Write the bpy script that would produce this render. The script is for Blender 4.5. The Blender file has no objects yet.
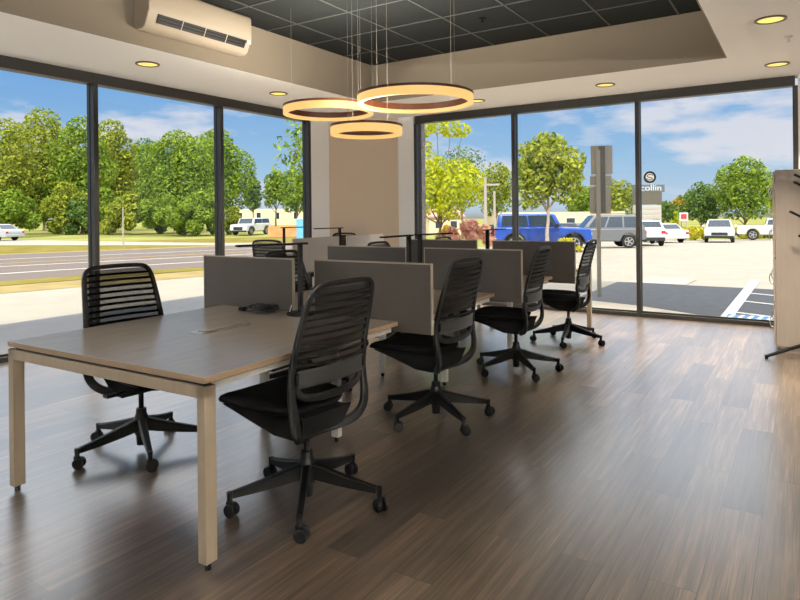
import bpy, bmesh, math, random
from mathutils import Vector, Matrix
PI = math.pi
random.seed(7)
scene = bpy.context.scene
COL = scene.collection

# ------------------------------------------------------------------ helpers
def lin(c):
    f = lambda v: v / 12.92 if v <= 0.04045 else ((v + 0.055) / 1.055) ** 2.4
    return tuple(f(v / 255.0) for v in c)

def srgb(r, g, b):
    return (*lin((r, g, b)), 1.0)

MATS = {}
def mat(name, col, rough=0.5, metal=0.0, spec=0.5, coat=0.0, noise=0.0, nscale=20.0, bump=0.0, bscale=200.0, emit=None, estr=0.0, stretch=None):
    """principled material; noise mixes the base colour with a darker / lighter copy of itself, bump adds fine relief"""
    if name in MATS:
        return MATS[name]
    m = bpy.data.materials.new(name)
    m.use_nodes = True
    nt = m.node_tree
    b = nt.nodes['Principled BSDF']
    c = col if len(col) == 4 else (*col, 1)
    b.inputs['Base Color'].default_value = c
    b.inputs['Roughness'].default_value = rough
    b.inputs['Metallic'].default_value = metal
    b.inputs['Specular IOR Level'].default_value = spec
    b.inputs['Coat Weight'].default_value = coat
    if emit is not None:
        b.inputs['Emission Color'].default_value = emit if len(emit) == 4 else (*emit, 1)
        b.inputs['Emission Strength'].default_value = estr
    if noise > 0 or bump > 0:
        tc = nt.nodes.new('ShaderNodeTexCoord')
        mp = nt.nodes.new('ShaderNodeMapping')
        nt.links.new(tc.outputs['Object'], mp.inputs['Vector'])
        if stretch:
            mp.inputs['Scale'].default_value = stretch
        if noise > 0:
            n = nt.nodes.new('ShaderNodeTexNoise')
            n.inputs['Scale'].default_value = nscale
            n.inputs['Detail'].default_value = 6
            nt.links.new(mp.outputs[0], n.inputs['Vector'])
            r = nt.nodes.new('ShaderNodeValToRGB')
            r.color_ramp.elements[0].position = 0.3
            r.color_ramp.elements[1].position = 0.7
            r.color_ramp.elements[0].color = (*[max(0, v * (1 - noise)) for v in c[:3]], 1)
            r.color_ramp.elements[1].color = (*[min(1, v * (1 + noise)) for v in c[:3]], 1)
            nt.links.new(n.outputs['Fac'], r.inputs['Fac'])
            nt.links.new(r.outputs[0], b.inputs['Base Color'])
        if bump > 0:
            n2 = nt.nodes.new('ShaderNodeTexNoise')
            n2.inputs['Scale'].default_value = bscale
            nt.links.new(mp.outputs[0], n2.inputs['Vector'])
            bp = nt.nodes.new('ShaderNodeBump')
            bp.inputs['Strength'].default_value = bump
            bp.inputs['Distance'].default_value = 0.002
            nt.links.new(n2.outputs['Fac'], bp.inputs['Height'])
            nt.links.new(bp.outputs[0], b.inputs['Normal'])
    MATS[name] = m
    return m

class MB:
    """collects shapes, then links them as ONE mesh object"""
    def __init__(self):
        self.bm = bmesh.new()
    def quad(self, pts):
        return self.bm.faces.new([self.bm.verts.new(p) for p in pts])
    def box(self, x0, x1, y0, y1, z0, z1, M=None):
        v = [Vector((x, y, z)) for z in (z0, z1) for y in (y0, y1) for x in (x0, x1)]
        if M is not None:
            v = [M @ p for p in v]
        b = [self.bm.verts.new(p) for p in v]
        for f in ((0, 2, 3, 1), (4, 5, 7, 6), (0, 1, 5, 4), (2, 6, 7, 3), (0, 4, 6, 2), (1, 3, 7, 5)):
            self.bm.faces.new([b[i] for i in f])
        return self
    def loft(self, rings, cap0=True, cap1=True, closed=True):
        R = [[self.bm.verts.new(p) for p in r] for r in rings]
        n = len(R[0])
        for a, b in zip(R, R[1:]):
            for i in range(n if closed else n - 1):
                j = (i + 1) % n
                self.bm.faces.new((a[i], a[j], b[j], b[i]))
        if cap0: self.bm.faces.new(R[0][::-1])
        if cap1: self.bm.faces.new(R[-1])
        return self
    def tube(self, p0, p1, r0, r1=None, seg=16, caps=True):
        p0, p1 = Vector(p0), Vector(p1)
        r1 = r0 if r1 is None else r1
        d = (p1 - p0).normalized()
        a = Vector((0, 0, 1)) if abs(d.z) < 0.9 else Vector((1, 0, 0))
        u = d.cross(a).normalized(); w = d.cross(u)
        ring = lambda c, r: [c + (u * math.cos(t) + w * math.sin(t)) * r for t in [2 * PI * i / seg for i in range(seg)]]
        return self.loft([ring(p0, r0), ring(p1, r1)], caps, caps)
    def sweep(self, pts, wid, thk, up, seg=8, closed=False, caps=True):
        """elliptical section swept along pts; up(i) = direction of the thickness"""
        pts = [Vector(p) for p in pts]
        n = len(pts); rings = []
        for i, p in enumerate(pts):
            a = pts[(i - 1) % n] if (closed or i > 0) else p
            b = pts[(i + 1) % n] if (closed or i < n - 1) else p
            d = (b - a).normalized()
            k = Vector(up(i)); k = (k - d * k.dot(d)).normalized()
            s = d.cross(k)
            w = wid(i) if callable(wid) else wid
            t = thk(i) if callable(thk) else thk
            ring = []
            for q in range(seg):
                ang = 2 * PI * (q + 0.5) / seg
                cx, cy = math.cos(ang), math.sin(ang)
                e = 0.6
                cx = math.copysign(abs(cx) ** e, cx); cy = math.copysign(abs(cy) ** e, cy)
                ring.append(p + s * cx * w / 2 + k * cy * t / 2)
            rings.append(ring)
        if closed:
            rings.append(rings[0])
            R = [[self.bm.verts.new(p) for p in r] for r in rings[:-1]]
            R.append(R[0]); m = seg
            for a, b in zip(R, R[1:]):
                for i in range(m):
                    j = (i + 1) % m
                    self.bm.faces.new((a[i], a[j], b[j], b[i]))
            return self
        return self.loft(rings, caps, caps)
    def prism(self, poly, axis, a0, a1):
        """polygon (pairs) extruded along axis 'x','y' or 'z'"""
        def P(p, a):
            if axis == 'x': return Vector((a, p[0], p[1]))
            if axis == 'y': return Vector((p[0], a, p[1]))
            return Vector((p[0], p[1], a))
        return self.loft([[P(p, a0) for p in poly], [P(p, a1) for p in poly]])
    def lathe(self, prof, c=(0, 0, 0), seg=48, closed_prof=False):
        c = Vector(c)
        R = []
        for i in range(seg):
            t = 2 * PI * i / seg
            R.append([self.bm.verts.new(c + Vector((r * math.cos(t), r * math.sin(t), z))) for r, z in prof])
        n = len(prof)
        for i in range(seg):
            a, b = R[i], R[(i + 1) % seg]
            for k in range(n if closed_prof else n - 1):
                l = (k + 1) % n
                self.bm.faces.new((a[k], b[k], b[l], a[l]))
        return self
    def grid(self, fn, nu, nv):
        V = [[self.bm.verts.new(fn(i / nu, j / nv)) for j in range(nv + 1)] for i in range(nu + 1)]
        for i in range(nu):
            for j in range(nv):
                self.bm.faces.new((V[i][j], V[i + 1][j], V[i + 1][j + 1], V[i][j + 1]))
        return self
    def build(self, name, m, parent=None, bevel=0.0, smooth=False, subsurf=0, seg=2, recalc=True):
        bm = self.bm
        if recalc:
            bmesh.ops.recalc_face_normals(bm, faces=bm.faces)
        me = bpy.data.meshes.new(name)
        bm.to_mesh(me); bm.free()
        me.materials.append(m)
        o = bpy.data.objects.new(name, me)
        COL.objects.link(o)
        if parent is not None:
            o.parent = parent
        if smooth or bevel > 0:
            for p in me.polygons:
                p.use_smooth = True
            if not smooth or bevel > 0:
                try:
                    me.set_sharp_from_angle(angle=math.radians(40))
                except Exception:
                    pass
        if bevel > 0:
            b = o.modifiers.new('bevel', 'BEVEL')
            b.width = bevel; b.segments = seg; b.limit_method = 'ANGLE'; b.angle_limit = math.radians(40)
            b.harden_normals = False
        if subsurf:
            s = o.modifiers.new('sub', 'SUBSURF'); s.levels = subsurf; s.render_levels = subsurf
        return o

def tag(o, label=None, cat=None, group=None, kind=None):
    if label: o['label'] = label
    if cat: o['category'] = cat
    if group: o['group'] = group
    if kind: o['kind'] = kind
    return o

def empty(name, loc=(0, 0, 0), rz=0.0, label=None, cat=None, group=None):
    o = bpy.data.objects.new(name, None)
    COL.objects.link(o)
    o.location = loc; o.rotation_euler = (0, 0, rz)
    o.empty_display_size = 0.1
    return tag(o, label, cat, group)

def copy_tree(o, parent=None):
    c = o.copy(); COL.objects.link(c); c.parent = parent
    for ch in list(o.children):
        copy_tree(ch, c)
    return c

def struct(name, mb, m, **k):
    o = mb.build(name, m, **k)
    o['kind'] = 'structure'
    return o

def catmull(pts, sub=4):
    P = [Vector(p) for p in pts]; out = []
    for i in range(len(P) - 1):
        a, b, c, d = P[max(i - 1, 0)], P[i], P[i + 1], P[min(i + 2, len(P) - 1)]
        for s in range(sub):
            t = s / sub
            out.append(0.5 * ((2 * b) + (c - a) * t + (2 * a - 5 * b + 4 * c - d) * t * t + (3 * b - a - 3 * c + d) * t ** 3))
    out.append(P[-1])
    return out

# ------------------------------------------------------------------ camera
CAM_H, FPX, HY, YAW, ROLL = 1.36, 627.73, 213.27, 0.57152, 0.010417
cam_d = bpy.data.cameras.new('camera')
cam = bpy.data.objects.new('camera', cam_d)
COL.objects.link(cam)
cam_d.sensor_width = 36.0
cam_d.lens = FPX / 800.0 * 36.0
cam_d.shift_y = -(300 - HY) / 800.0
cam_d.clip_end = 500
fa = PI / 2 + YAW
FWD = Vector((math.cos(fa), math.sin(fa), 0))
RGT = Vector((math.sin(fa), -math.cos(fa), 0))
UP = Vector((0, 0, 1))
cr, sr = math.cos(ROLL), math.sin(ROLL)
# image right = RGT*c + UP*s ; image up = -RGT*s + UP*c  (horizon rises to the right)
ex = RGT * cr - UP * sr
ey = RGT * sr + UP * cr
cam.matrix_world = Matrix(((ex.x, ey.x, -FWD.x, 0), (ex.y, ey.y, -FWD.y, 0), (ex.z, ey.z, -FWD.z, CAM_H), (0, 0, 0, 1)))
scene.camera = cam

def gz(x, y):
    """height of the outdoor ground: it falls gently away from the building"""
    D = FWD.x * x + FWD.y * y; r = RGT.x * x + RGT.y * y
    if D <= 0: return -0.15
    w = min(1, max(0, (r / max(D, 1) + .15) / .17)); w = w * w * (3 - 2 * w)
    return -0.15 - w * .0255 * min(51, max(0, D - 14)) - (1 - w) * .0135 * min(47, max(0, D - 18))

def gp(u, D):
    """ground point at bearing u and forward distance D"""
    p = FWD * D + RGT * ((u - 400) / FPX * D)
    return Vector((p.x, p.y, gz(p.x, p.y)))

def zat(u, v, D):
    h = HY - (u - 400) * math.tan(ROLL)
    return CAM_H + (h - v) / FPX * D

# ------------------------------------------------------------------ materials
M_soffit = mat('soffit_paint', srgb(236, 234, 230), 0.85, spec=0.2)
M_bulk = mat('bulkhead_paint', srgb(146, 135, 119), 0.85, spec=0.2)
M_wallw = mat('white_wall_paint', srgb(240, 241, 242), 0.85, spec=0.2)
M_colbeige = mat('column_paint', srgb(205, 190, 172), 0.8, spec=0.2)
M_tile = mat('dark_ceiling_tile', srgb(38, 41, 41), 0.9, spec=0.1, noise=0.15, nscale=60)
M_tbar = mat('ceiling_grid_metal', srgb(66, 69, 68), 0.6)
M_frame = mat('bronze_window_frame', srgb(36, 35, 33), 0.42, spec=0.5)
M_lam = mat('oak_laminate', srgb(192, 176, 158), 0.25, spec=0.75, noise=0.07, nscale=6, stretch=(6, 1, 1))
M_lamedge = mat('oak_edge_band', srgb(150, 126, 100), 0.5, noise=0.06, nscale=8)
M_leg = mat('desk_leg_laminate', srgb(160, 144, 122), 0.45, noise=0.06, nscale=5, stretch=(8, 8, 1))
M_inleg = mat('inner_leg_paint', srgb(206, 202, 192), 0.4)
M_panel = mat('shaded_divider_laminate', srgb(48, 42, 35), 0.55, noise=0.10, nscale=8, stretch=(1, 1, 9))  # darkened: the shade on the backlit faces is put into the colour
M_paneledge = mat('divider_edge_band', srgb(160, 149, 134), 0.5)
M_panelb = mat('lit_divider_laminate', srgb(176, 168, 160), 0.55, noise=0.05, nscale=8, stretch=(1, 1, 9))  # same laminate as the dark dividers, coloured pale as if lit
M_black = mat('black_plastic', srgb(4, 4, 4), 0.5, spec=0.18)
M_blackm = mat('black_powder_coat', srgb(12, 12, 12), 0.6, spec=0.15)
M_fabric = mat('black_upholstery', srgb(9, 9, 9), 0.95, spec=0.05, bump=0.4, bscale=900)
M_gray = mat('grey_back_plastic', srgb(14, 14, 14), 0.45, spec=0.2)
M_lumbar = mat('grey_lumbar_plastic', srgb(38, 38, 36), 0.4)
M_wheel = mat('caster_rubber', srgb(7, 7, 8), 0.55, spec=.12)
M_chrome = mat('brushed_steel', srgb(200, 200, 200), 0.28, metal=1.0)
M_white = mat('white_plastic', srgb(226, 222, 214), 0.45)
M_acwhite = mat('air_conditioner_plastic', srgb(174, 161, 142), 0.5)
M_dark = mat('black_grille', srgb(12, 12, 12), 0.6)
M_trimring = mat('bronze_light_trim', srgb(84, 68, 46), 0.4)
M_locker = mat('locker_laminate', srgb(158, 147, 138), 0.5, noise=0.05, nscale=5, stretch=(6, 6, 1))
M_lens = mat('downlight_lens', srgb(120, 112, 60), 0.5, emit=(1.0, 0.78, 0.16), estr=1.1)
M_ringglow = mat('pendant_diffuser', srgb(120, 100, 70), 0.6, emit=(1.0, 0.60, 0.20), estr=0.95)
M_ringbrown = mat('pendant_bronze', srgb(84, 46, 26), 0.45, spec=0.4)
M_wire = mat('pendant_wire', srgb(120, 118, 112), 0.5)
M_conc = mat('pale_concrete', srgb(178, 169, 154), 0.9, noise=0.06, nscale=3)
M_sidewalk = mat('shaded_sidewalk', srgb(126, 126, 128), 0.95, noise=0.06, nscale=3)  # pale concrete greyed, so the building's shade is painted into its colour
M_asph = mat('dark_asphalt', srgb(92, 94, 98), 0.95, noise=0.12, nscale=6)
M_lot = mat('sun_bleached_lot', srgb(164, 156, 141), 0.95, noise=0.06, nscale=1.3)
M_road = mat('road_asphalt', srgb(112, 99, 91), 0.95, noise=0.06, nscale=1.2, stretch=(3, .3, 1))
M_paintw = mat('white_road_paint', srgb(224, 222, 214), 0.8)
M_painty = mat('yellow_road_paint', srgb(206, 166, 66), 0.8)
M_paintb = mat('blue_ground_paint', srgb(84, 134, 190), 0.8)
M_grass = mat('dry_grass', srgb(130, 119, 62), 1.0, spec=0.0, noise=0.28, nscale=0.9)
M_verge = mat('sandy_verge', srgb(158, 140, 98), 1.0, spec=0.0, noise=0.12, nscale=1.5)
M_field = mat('distant_ground', srgb(146, 146, 84), 1.0, spec=0.0, noise=0.2, nscale=0.12)
M_brick = mat('speckled_brick', srgb(150, 142, 138), 0.9, noise=0.35, nscale=30)
M_roofx = mat('roof_membrane', srgb(160, 155, 148), 0.9)
M_bark = mat('bark', srgb(112, 98, 82), 0.95, noise=0.3, nscale=12)
M_bark2 = mat('pale_bark', srgb(172, 156, 140), 0.95, noise=0.2, nscale=12)
M_tire = mat('tyre_rubber', srgb(34, 34, 35), 0.85)
M_rim = mat('alloy_rim', srgb(178, 176, 172), 0.35, metal=0.6)
M_carglass = mat('car_glass', srgb(46, 58, 70), 0.08, spec=0.8)
M_carblack = mat('car_trim', srgb(38, 38, 40), 0.55)
M_blue = mat('blue_car_paint', srgb(26, 74, 168), 0.28, coat=0.6)
M_grey = mat('grey_car_paint', srgb(112, 114, 118), 0.3, metal=0.2, coat=0.6)
M_wcar = mat('white_car_paint', srgb(208, 208, 207), 0.3, coat=0.6)
M_silver = mat('silver_car_paint', srgb(186, 190, 194), 0.3, metal=0.3, coat=0.5)
M_dcar = mat('dark_car_paint', srgb(60, 66, 70), 0.3, coat=0.6)
M_red = mat('red_lamp_plastic', srgb(200, 30, 40), 0.35)
M_head = mat('headlamp_plastic', srgb(210, 215, 220), 0.2)
M_signgrey = mat('galvanised_metal', srgb(176, 168, 156), 0.55)
M_channel = mat('dark_steel_channel', srgb(112, 110, 106), 0.6)
M_pylon = mat('pylon_panel', srgb(96, 90, 78), 0.6)
M_pylonw = mat('pylon_cladding', srgb(182, 178, 172), 0.6)
M_pylontop = mat('pylon_header', srgb(98, 104, 110), 0.5)
M_housew = mat('house_siding', srgb(226, 206, 170), 0.8)
M_roof = mat('roof_shingle', srgb(150, 118, 104), 0.9)
M_pinkroof = mat('faded_red_roof', srgb(206, 150, 142), 0.9)
M_orange = mat('orange_fence_board', srgb(214, 150, 96), 0.85, noise=0.2, nscale=2)
M_bluecan = mat('blue_plastic', srgb(110, 180, 220), 0.5)
M_redsign = mat('red_sign_paint', srgb(206, 60, 76), 0.6)
M_pole = mat('weathered_pole', srgb(170, 158, 146), 0.9)

def mesh_fabric():
    m = bpy.data.materials.new('sheer_back_mesh'); m.use_nodes = True
    nt = m.node_tree; nt.nodes.clear()
    out = nt.nodes.new('ShaderNodeOutputMaterial')
    mix = nt.nodes.new('ShaderNodeMixShader'); mix.inputs[0].default_value = 0.83
    tr = nt.nodes.new('ShaderNodeBsdfTransparent')
    df = nt.nodes.new('ShaderNodeBsdfDiffuse'); df.inputs[0].default_value = srgb(22, 21, 21)
    nt.links.new(tr.outputs[0], mix.inputs[1]); nt.links.new(df.outputs[0], mix.inputs[2])
    nt.links.new(mix.outputs[0], out.inputs[0])
    return m
M_mesh = mesh_fabric()

def glass_mat():
    m = bpy.data.materials.new('window_glass'); m.use_nodes = True
    nt = m.node_tree; nt.nodes.clear()
    out = nt.nodes.new('ShaderNodeOutputMaterial')
    mix = nt.nodes.new('ShaderNodeMixShader'); mix.inputs[0].default_value = 0.012
    tr = nt.nodes.new('ShaderNodeBsdfTransparent'); tr.inputs[0].default_value = (0.97, 0.985, 0.985, 1)
    gl = nt.nodes.new('ShaderNodeBsdfGlossy'); gl.inputs['Roughness'].default_value = 0.02
    nt.links.new(tr.outputs[0], mix.inputs[1]); nt.links.new(gl.outputs[0], mix.inputs[2])
    nt.links.new(mix.outputs[0], out.inputs[0])
    return m
M_glass = glass_mat()

def leaf_mat(name, c1, c2, trans=0.35):
    m = bpy.data.materials.new(name); m.use_nodes = True
    nt = m.node_tree; nt.nodes.clear()
    out = nt.nodes.new('ShaderNodeOutputMaterial')
    geo = nt.nodes.new('ShaderNodeNewGeometry')
    rp = nt.nodes.new('ShaderNodeValToRGB')
    rp.color_ramp.elements[0].color = srgb(*c1); rp.color_ramp.elements[1].color = srgb(*c2)
    nt.links.new(geo.outputs['Random Per Island'], rp.inputs[0])
    df = nt.nodes.new('ShaderNodeBsdfDiffuse'); tl = nt.nodes.new('ShaderNodeBsdfTranslucent')
    nt.links.new(rp.outputs[0], df.inputs[0]); nt.links.new(rp.outputs[0], tl.inputs[0])
    mix = nt.nodes.new('ShaderNodeMixShader'); mix.inputs[0].default_value = trans
    nt.links.new(df.outputs[0], mix.inputs[1]); nt.links.new(tl.outputs[0], mix.inputs[2])
    nt.links.new(mix.outputs[0], out.inputs[0])
    return m
L_olive = leaf_mat('olive_leaves', (84, 104, 34), (190, 194, 78))
L_green = leaf_mat('green_leaves', (66, 98, 34), (168, 188, 70))
L_deep = leaf_mat('deep_green_leaves', (54, 84, 44), (134, 158, 78))
L_yellow = leaf_mat('yellow_green_leaves', (146, 164, 30), (222, 218, 62), 0.45)
L_red = leaf_mat('reddish_leaves', (206, 140, 124), (240, 200, 176))
L_orange = leaf_mat('orange_leaves', (170, 140, 40), (220, 180, 70))
L_hedge = leaf_mat('yellow_hedge_leaves', (168, 166, 40), (226, 214, 84))

def floor_mat():
    m = bpy.data.materials.new('vinyl_plank_floor'); m.use_nodes = True
    nt = m.node_tree; b = nt.nodes['Principled BSDF']
    N = nt.nodes.new; L = nt.links.new
    tc = N('ShaderNodeTexCoord'); sep = N('ShaderNodeSeparateXYZ'); L(tc.outputs['Object'], sep.inputs[0])
    com = N('ShaderNodeCombineXYZ'); L(sep.outputs['Y'], com.inputs['X']); L(sep.outputs['X'], com.inputs['Y'])
    br = N('ShaderNodeTexBrick'); L(com.outputs[0], br.inputs['Vector'])
    br.offset = 0.37; br.offset_frequency = 2; br.squash = 1.0
    br.inputs['Scale'].default_value = 1.0
    br.inputs['Brick Width'].default_value = 1.22
    br.inputs['Row Height'].default_value = 0.165
    br.inputs['Mortar Size'].default_value = 0.0016
    br.inputs['Mortar Smooth'].default_value = 0.2
    br.inputs['Bias'].default_value = 0.0
    br.inputs['Color1'].default_value = (0, 0, 0, 1); br.inputs['Color2'].default_value = (1, 1, 1, 1); br.inputs['Mortar'].default_value = (0.2, 0.2, 0.2, 1)
    # grain: noise stretched along the plank, shifted per plank
    sh = N('ShaderNodeVectorMath'); sh.operation = 'MULTIPLY_ADD'
    sh.inputs[1].default_value = (3.1, 1.7, 2.3); L(br.outputs['Color'], sh.inputs[0]); L(com.outputs[0], sh.inputs[2])
    mp = N('ShaderNodeMapping'); mp.inputs['Scale'].default_value = (0.9, 16.0, 1); L(sh.outputs[0], mp.inputs[0])
    n1 = N('ShaderNodeTexNoise'); n1.inputs['Scale'].default_value = 2.2; n1.inputs['Detail'].default_value = 9; n1.inputs['Roughness'].default_value = 0.62; L(mp.outputs[0], n1.inputs['Vector'])
    mp2 = N('ShaderNodeMapping'); mp2.inputs['Scale'].default_value = (1.0, 55.0, 1); L(sh.outputs[0], mp2.inputs[0])
    n2 = N('ShaderNodeTexNoise'); n2.inputs['Scale'].default_value = 3.0; n2.inputs['Detail'].default_value = 4; L(mp2.outputs[0], n2.inputs['Vector'])
    r1 = N('ShaderNodeValToRGB')
    e = r1.color_ramp.elements
    e[0].position = 0.30; e[0].color = srgb(56, 47, 40)
    e[1].position = 0.72; e[1].color = srgb(146, 130, 114)
    k = e.new(0.5); k.color = srgb(98, 86, 75)
    mx = N('ShaderNodeMix'); mx.data_type = 'FLOAT'; mx.inputs[0].default_value = 0.35
    L(n1.outputs['Fac'], mx.inputs[2]); L(n2.outputs['Fac'], mx.inputs[3])
    L(mx.outputs[0], r1.inputs[0])
    tone = N('ShaderNodeValToRGB'); te = tone.color_ramp.elements
    te[0].color = (0.60, 0.60, 0.60, 1); te[1].color = (1.42, 1.30, 1.14, 1)
    L(br.outputs['Color'], tone.inputs[0])
    mul = N('ShaderNodeMix'); mul.data_type = 'RGBA'; mul.blend_type = 'MULTIPLY'; mul.inputs[0].default_value = 1.0
    L(r1.outputs[0], mul.inputs[6]); L(tone.outputs[0], mul.inputs[7])
    gr = N('ShaderNodeMix'); gr.data_type = 'RGBA'; L(br.outputs['Fac'], gr.inputs[0]); L(mul.outputs[2], gr.inputs[6]); gr.inputs[7].default_value = srgb(52, 40, 32)
    L(gr.outputs[2], b.inputs['Base Color'])
    rr = N('ShaderNodeMapRange'); rr.inputs[3].default_value = 0.26; rr.inputs[4].default_value = 0.44; L(n1.outputs['Fac'], rr.inputs[0]); L(rr.outputs[0], b.inputs['Roughness'])
    bp = N('ShaderNodeBump'); bp.inputs['Strength'].default_value = 0.25; bp.inputs['Distance'].default_value = 0.001
    ad = N('ShaderNodeMath'); ad.operation = 'SUBTRACT'; L(mx.outputs[0], ad.inputs[0]); L(br.outputs['Fac'], ad.inputs[1]); L(ad.outputs[0], bp.inputs['Height'])
    L(bp.outputs[0], b.inputs['Normal'])
    b.inputs['Specular IOR Level'].default_value = 1.0
    b.inputs['Coat Weight'].default_value = 1.0; b.inputs['Coat Roughness'].default_value = 0.26; b.inputs['Coat IOR'].default_value = 2.1
    return m
M_floor = floor_mat()

# ------------------------------------------------------------------ room shell
XL, XR, YB, YF = -6.3, 3.5, -4.0, 8.42     # inner faces of left, right, rear and front walls
ZS, ZC = 2.88, 3.39                        # soffit, raised ceiling
TX0, TX1, TY1, TY0 = -4.98, -0.63, 7.06, -2.6   # the raised tray
ZG0, ZG1 = 0.05, 2.765                     # glass

struct('floor', MB().box(XL - .15, XR + .1, YB - .1, YF + .15, -0.12, 0.0), M_floor)
s = MB()
s.box(XL - .1, TX0, YB, YF + .1, ZS, ZC + .1)
s.box(TX1, XR + .1, YB, YF + .1, ZS, ZC + .1)
s.box(TX0, TX1, TY1, YF + .1, ZS, ZC + .1)
s.box(TX0, TX1, YB, TY0, ZS, ZC + .1)
struct('ceiling', s, M_soffit)
# thin painted faces of the tray sides (bulkhead)
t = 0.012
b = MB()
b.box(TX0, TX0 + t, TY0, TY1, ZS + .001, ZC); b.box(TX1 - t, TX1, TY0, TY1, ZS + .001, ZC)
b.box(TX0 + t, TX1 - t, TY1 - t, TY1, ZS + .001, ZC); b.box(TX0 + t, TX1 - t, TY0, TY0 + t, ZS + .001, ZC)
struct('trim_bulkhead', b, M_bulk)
struct('ceiling_tray', MB().box(TX0, TX1, TY0, TY1, ZC, ZC + .05), M_tile)
g = MB()
x = -4.52
while x < TX1:
    g.box(x - .010, x + .010, TY0, TY1, ZC - .006, ZC + .002); x += 0.69
y = 6.42
while y > TY0:
    g.box(TX0, TX1, y - .010, y + .010, ZC - .0055, ZC + .002); y -= 0.69
struct('ceiling_grid', g, M_tbar)

WY = [7.285, 5.575, 3.86, 2.14, .42, -1.30, -3.02]        # left wall mullions
WX = [-5.12, -3.485, -1.79, -0.07]                      # front wall mullions
nwin = 0
def window_bay(axis, a0, a1, plane, last):
    """one bay of the shop-front glazing: header, sill, mullion at a0 (and at a1 for the last), pane as child"""
    global nwin
    nwin += 1
    f = MB()
    def bx(u0, u1, d0, d1, z0, z1):
        if axis == 'y': f.box(plane - d1, plane - d0, u0, u1, z0, z1)
        else: f.box(u0, u1, plane + d0, plane + d1, z0, z1)
    lo, hi = min(a0, a1), max(a0, a1)
    bx(lo, hi, 0.0, .13, ZG1, ZS)
    bx(lo, hi, 0.0, .13, 0.0, ZG0)
    bx(lo, hi, .05, .07, ZG0, ZG0 + .02)
    h = .026
    for a in ([a0, a1] if last else [a0]):
        bx(a - h, a + h, 0.0, .05, ZG0, ZG1)
        bx(a - h * .8, a + h * .8, .05, .08, ZG0, ZG1)
        bx(a - h, a + h, .08, .13, ZG0, ZG1)
    o = f.build('window_%d' % nwin, M_frame, bevel=.003)
    o['kind'] = 'structure'
    p = MB()
    if axis == 'y': p.box(plane - .068, plane - .06, lo + .015, hi - .015, ZG0, ZG1)
    else: p.box(lo + .015, hi - .015, plane + .06, plane + .068, ZG0, ZG1)
    p.build('pane', M_glass, o)
for i in range(len(WY) - 1):
    window_bay('y', WY[i], WY[i + 1], XL, i == len(WY) - 2)
for i in range(len(WX) - 1):
    window_bay('x', WX[i], WX[i + 1], YF, i == len(WX) - 2)
w = MB(); w.box(XL - .15, XL, 7.311, YF + .15, 0, ZS); w.box(XL - .15, XL, YB - .1, WY[-1] - .026, 0, ZS)
struct('wall_left', w, M_wallw)
w = MB(); w.box(XL, WX[0] - .026, YF, YF + .15, 0, ZS); w.box(WX[-1] + .026, XR + .1, YF, YF + .15, 0, ZS)
struct('wall_front', w, M_wallw)
w = MB(); w.prism([(XL + .001, 7.74), (-5.44, YF - .001), (XL + .001, YF - .001)], 'z', 0, ZS)
struct('wall_corner', w, M_colbeige)
struct('wall_right', MB().box(XR, XR + .1, YB, YF, 0, ZS), M_wallw)
struct('wall_rear', MB().box(XL - .1, XR + .1, YB - .1, YB, 0, ZS), M_wallw)
# roof and parapet: what throws the shade outside
r = MB(); r.box(XL - .2, XR + .2, YB - .2, YF + .2, ZC + .12, ZC + .4)
r.box(XL - .22, XL - .16, YB - .2, YF + .22, ZS, 5.3); r.box(XL - .22, XR + .2, YF + .16, YF + .22, ZS, 5.3)
r.box(XR + .16, XR + .22, YB - .2, YF + .22, 0, 5.3); r.box(XL - .2, XR + .2, YB - .22, YB - .16, 0, 5.3)
struct('roof', r, M_roofx)
struct('trim_brick_pier', MB().box(-5.36, -5.085, YF + .135, YF + .25, -.05, 2.9), M_brick)

# ------------------------------------------------------------------ downlights, sprinklers
def downlight(x, y, label, first=[None]):
    if first[0] is None:
        r = empty('recessed_downlight')
        rim = MB(); rim.lathe([(.092, 0), (.115, 0), (.115, -.010), (.096, -.012), (.092, 0)]); rim.build('trim_ring', M_trimring, r, smooth=True)
        l = MB(); l.lathe([(.0001, -.005), (.093, -.005)]); l.build('lens', M_lens, r)
        first[0] = r
    else:
        r = copy_tree(first[0])
    r.location = (x, y, ZS)
    tag(r, label, 'ceiling light', 'recessed downlights in the white soffit')
    ld = bpy.data.lights.new('downlight_lamp', 'AREA')
    ld.shape = 'DISK'; ld.size = 0.16; ld.energy = 50; ld.color = (1.0, 0.87, 0.68); ld.spread = math.radians(84)
    lo = bpy.data.objects.new('downlight_lamp', ld); COL.objects.link(lo)
    lo.location = (x, y, ZS - .016)
for (x, y, lb) in [(-5.5, 3.92, 'round recessed downlight below the wall air conditioner'),
                   (-5.52, 5.8, 'round recessed downlight left of the hanging ring lights'),
                   (-3.72, 7.74, 'small recessed downlight half hidden by the large ring light'),
                   (-1.99, 7.68, 'recessed downlight in the soffit midway along the front window'),
                   (-0.22, 7.66, 'recessed downlight nearest the top of the tall locker'),
                   (-0.21, 5.83, 'recessed downlight at the top right corner, largest in view')]:
    downlight(x, y, lb)
def sprinkler(x, y, z, m, label):
    r = empty('sprinkler_head', (x, y, z), 0, label, 'sprinkler', 'ceiling sprinklers')
    c = MB(); c.lathe([(.0001, 0), (.035, 0), (.033, -.008), (.012, -.012), (.0001, -.012)], seg=20); c.build('escutcheon', m, r, smooth=True)
    d = MB(); d.tube((0, 0, -.01), (0, 0, -.045), .008, seg=10); d.tube((0, 0, -.045), (0, 0, -.049), .018, seg=12); d.build('deflector', m, r)
sprinkler(-2.81, 6.0, ZC, M_blackm, 'black sprinkler head under the dark ceiling tiles')
sprinkler(-0.10, 6.5, ZS, M_chrome, 'metal sprinkler head between the two downlights above the locker')

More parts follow.
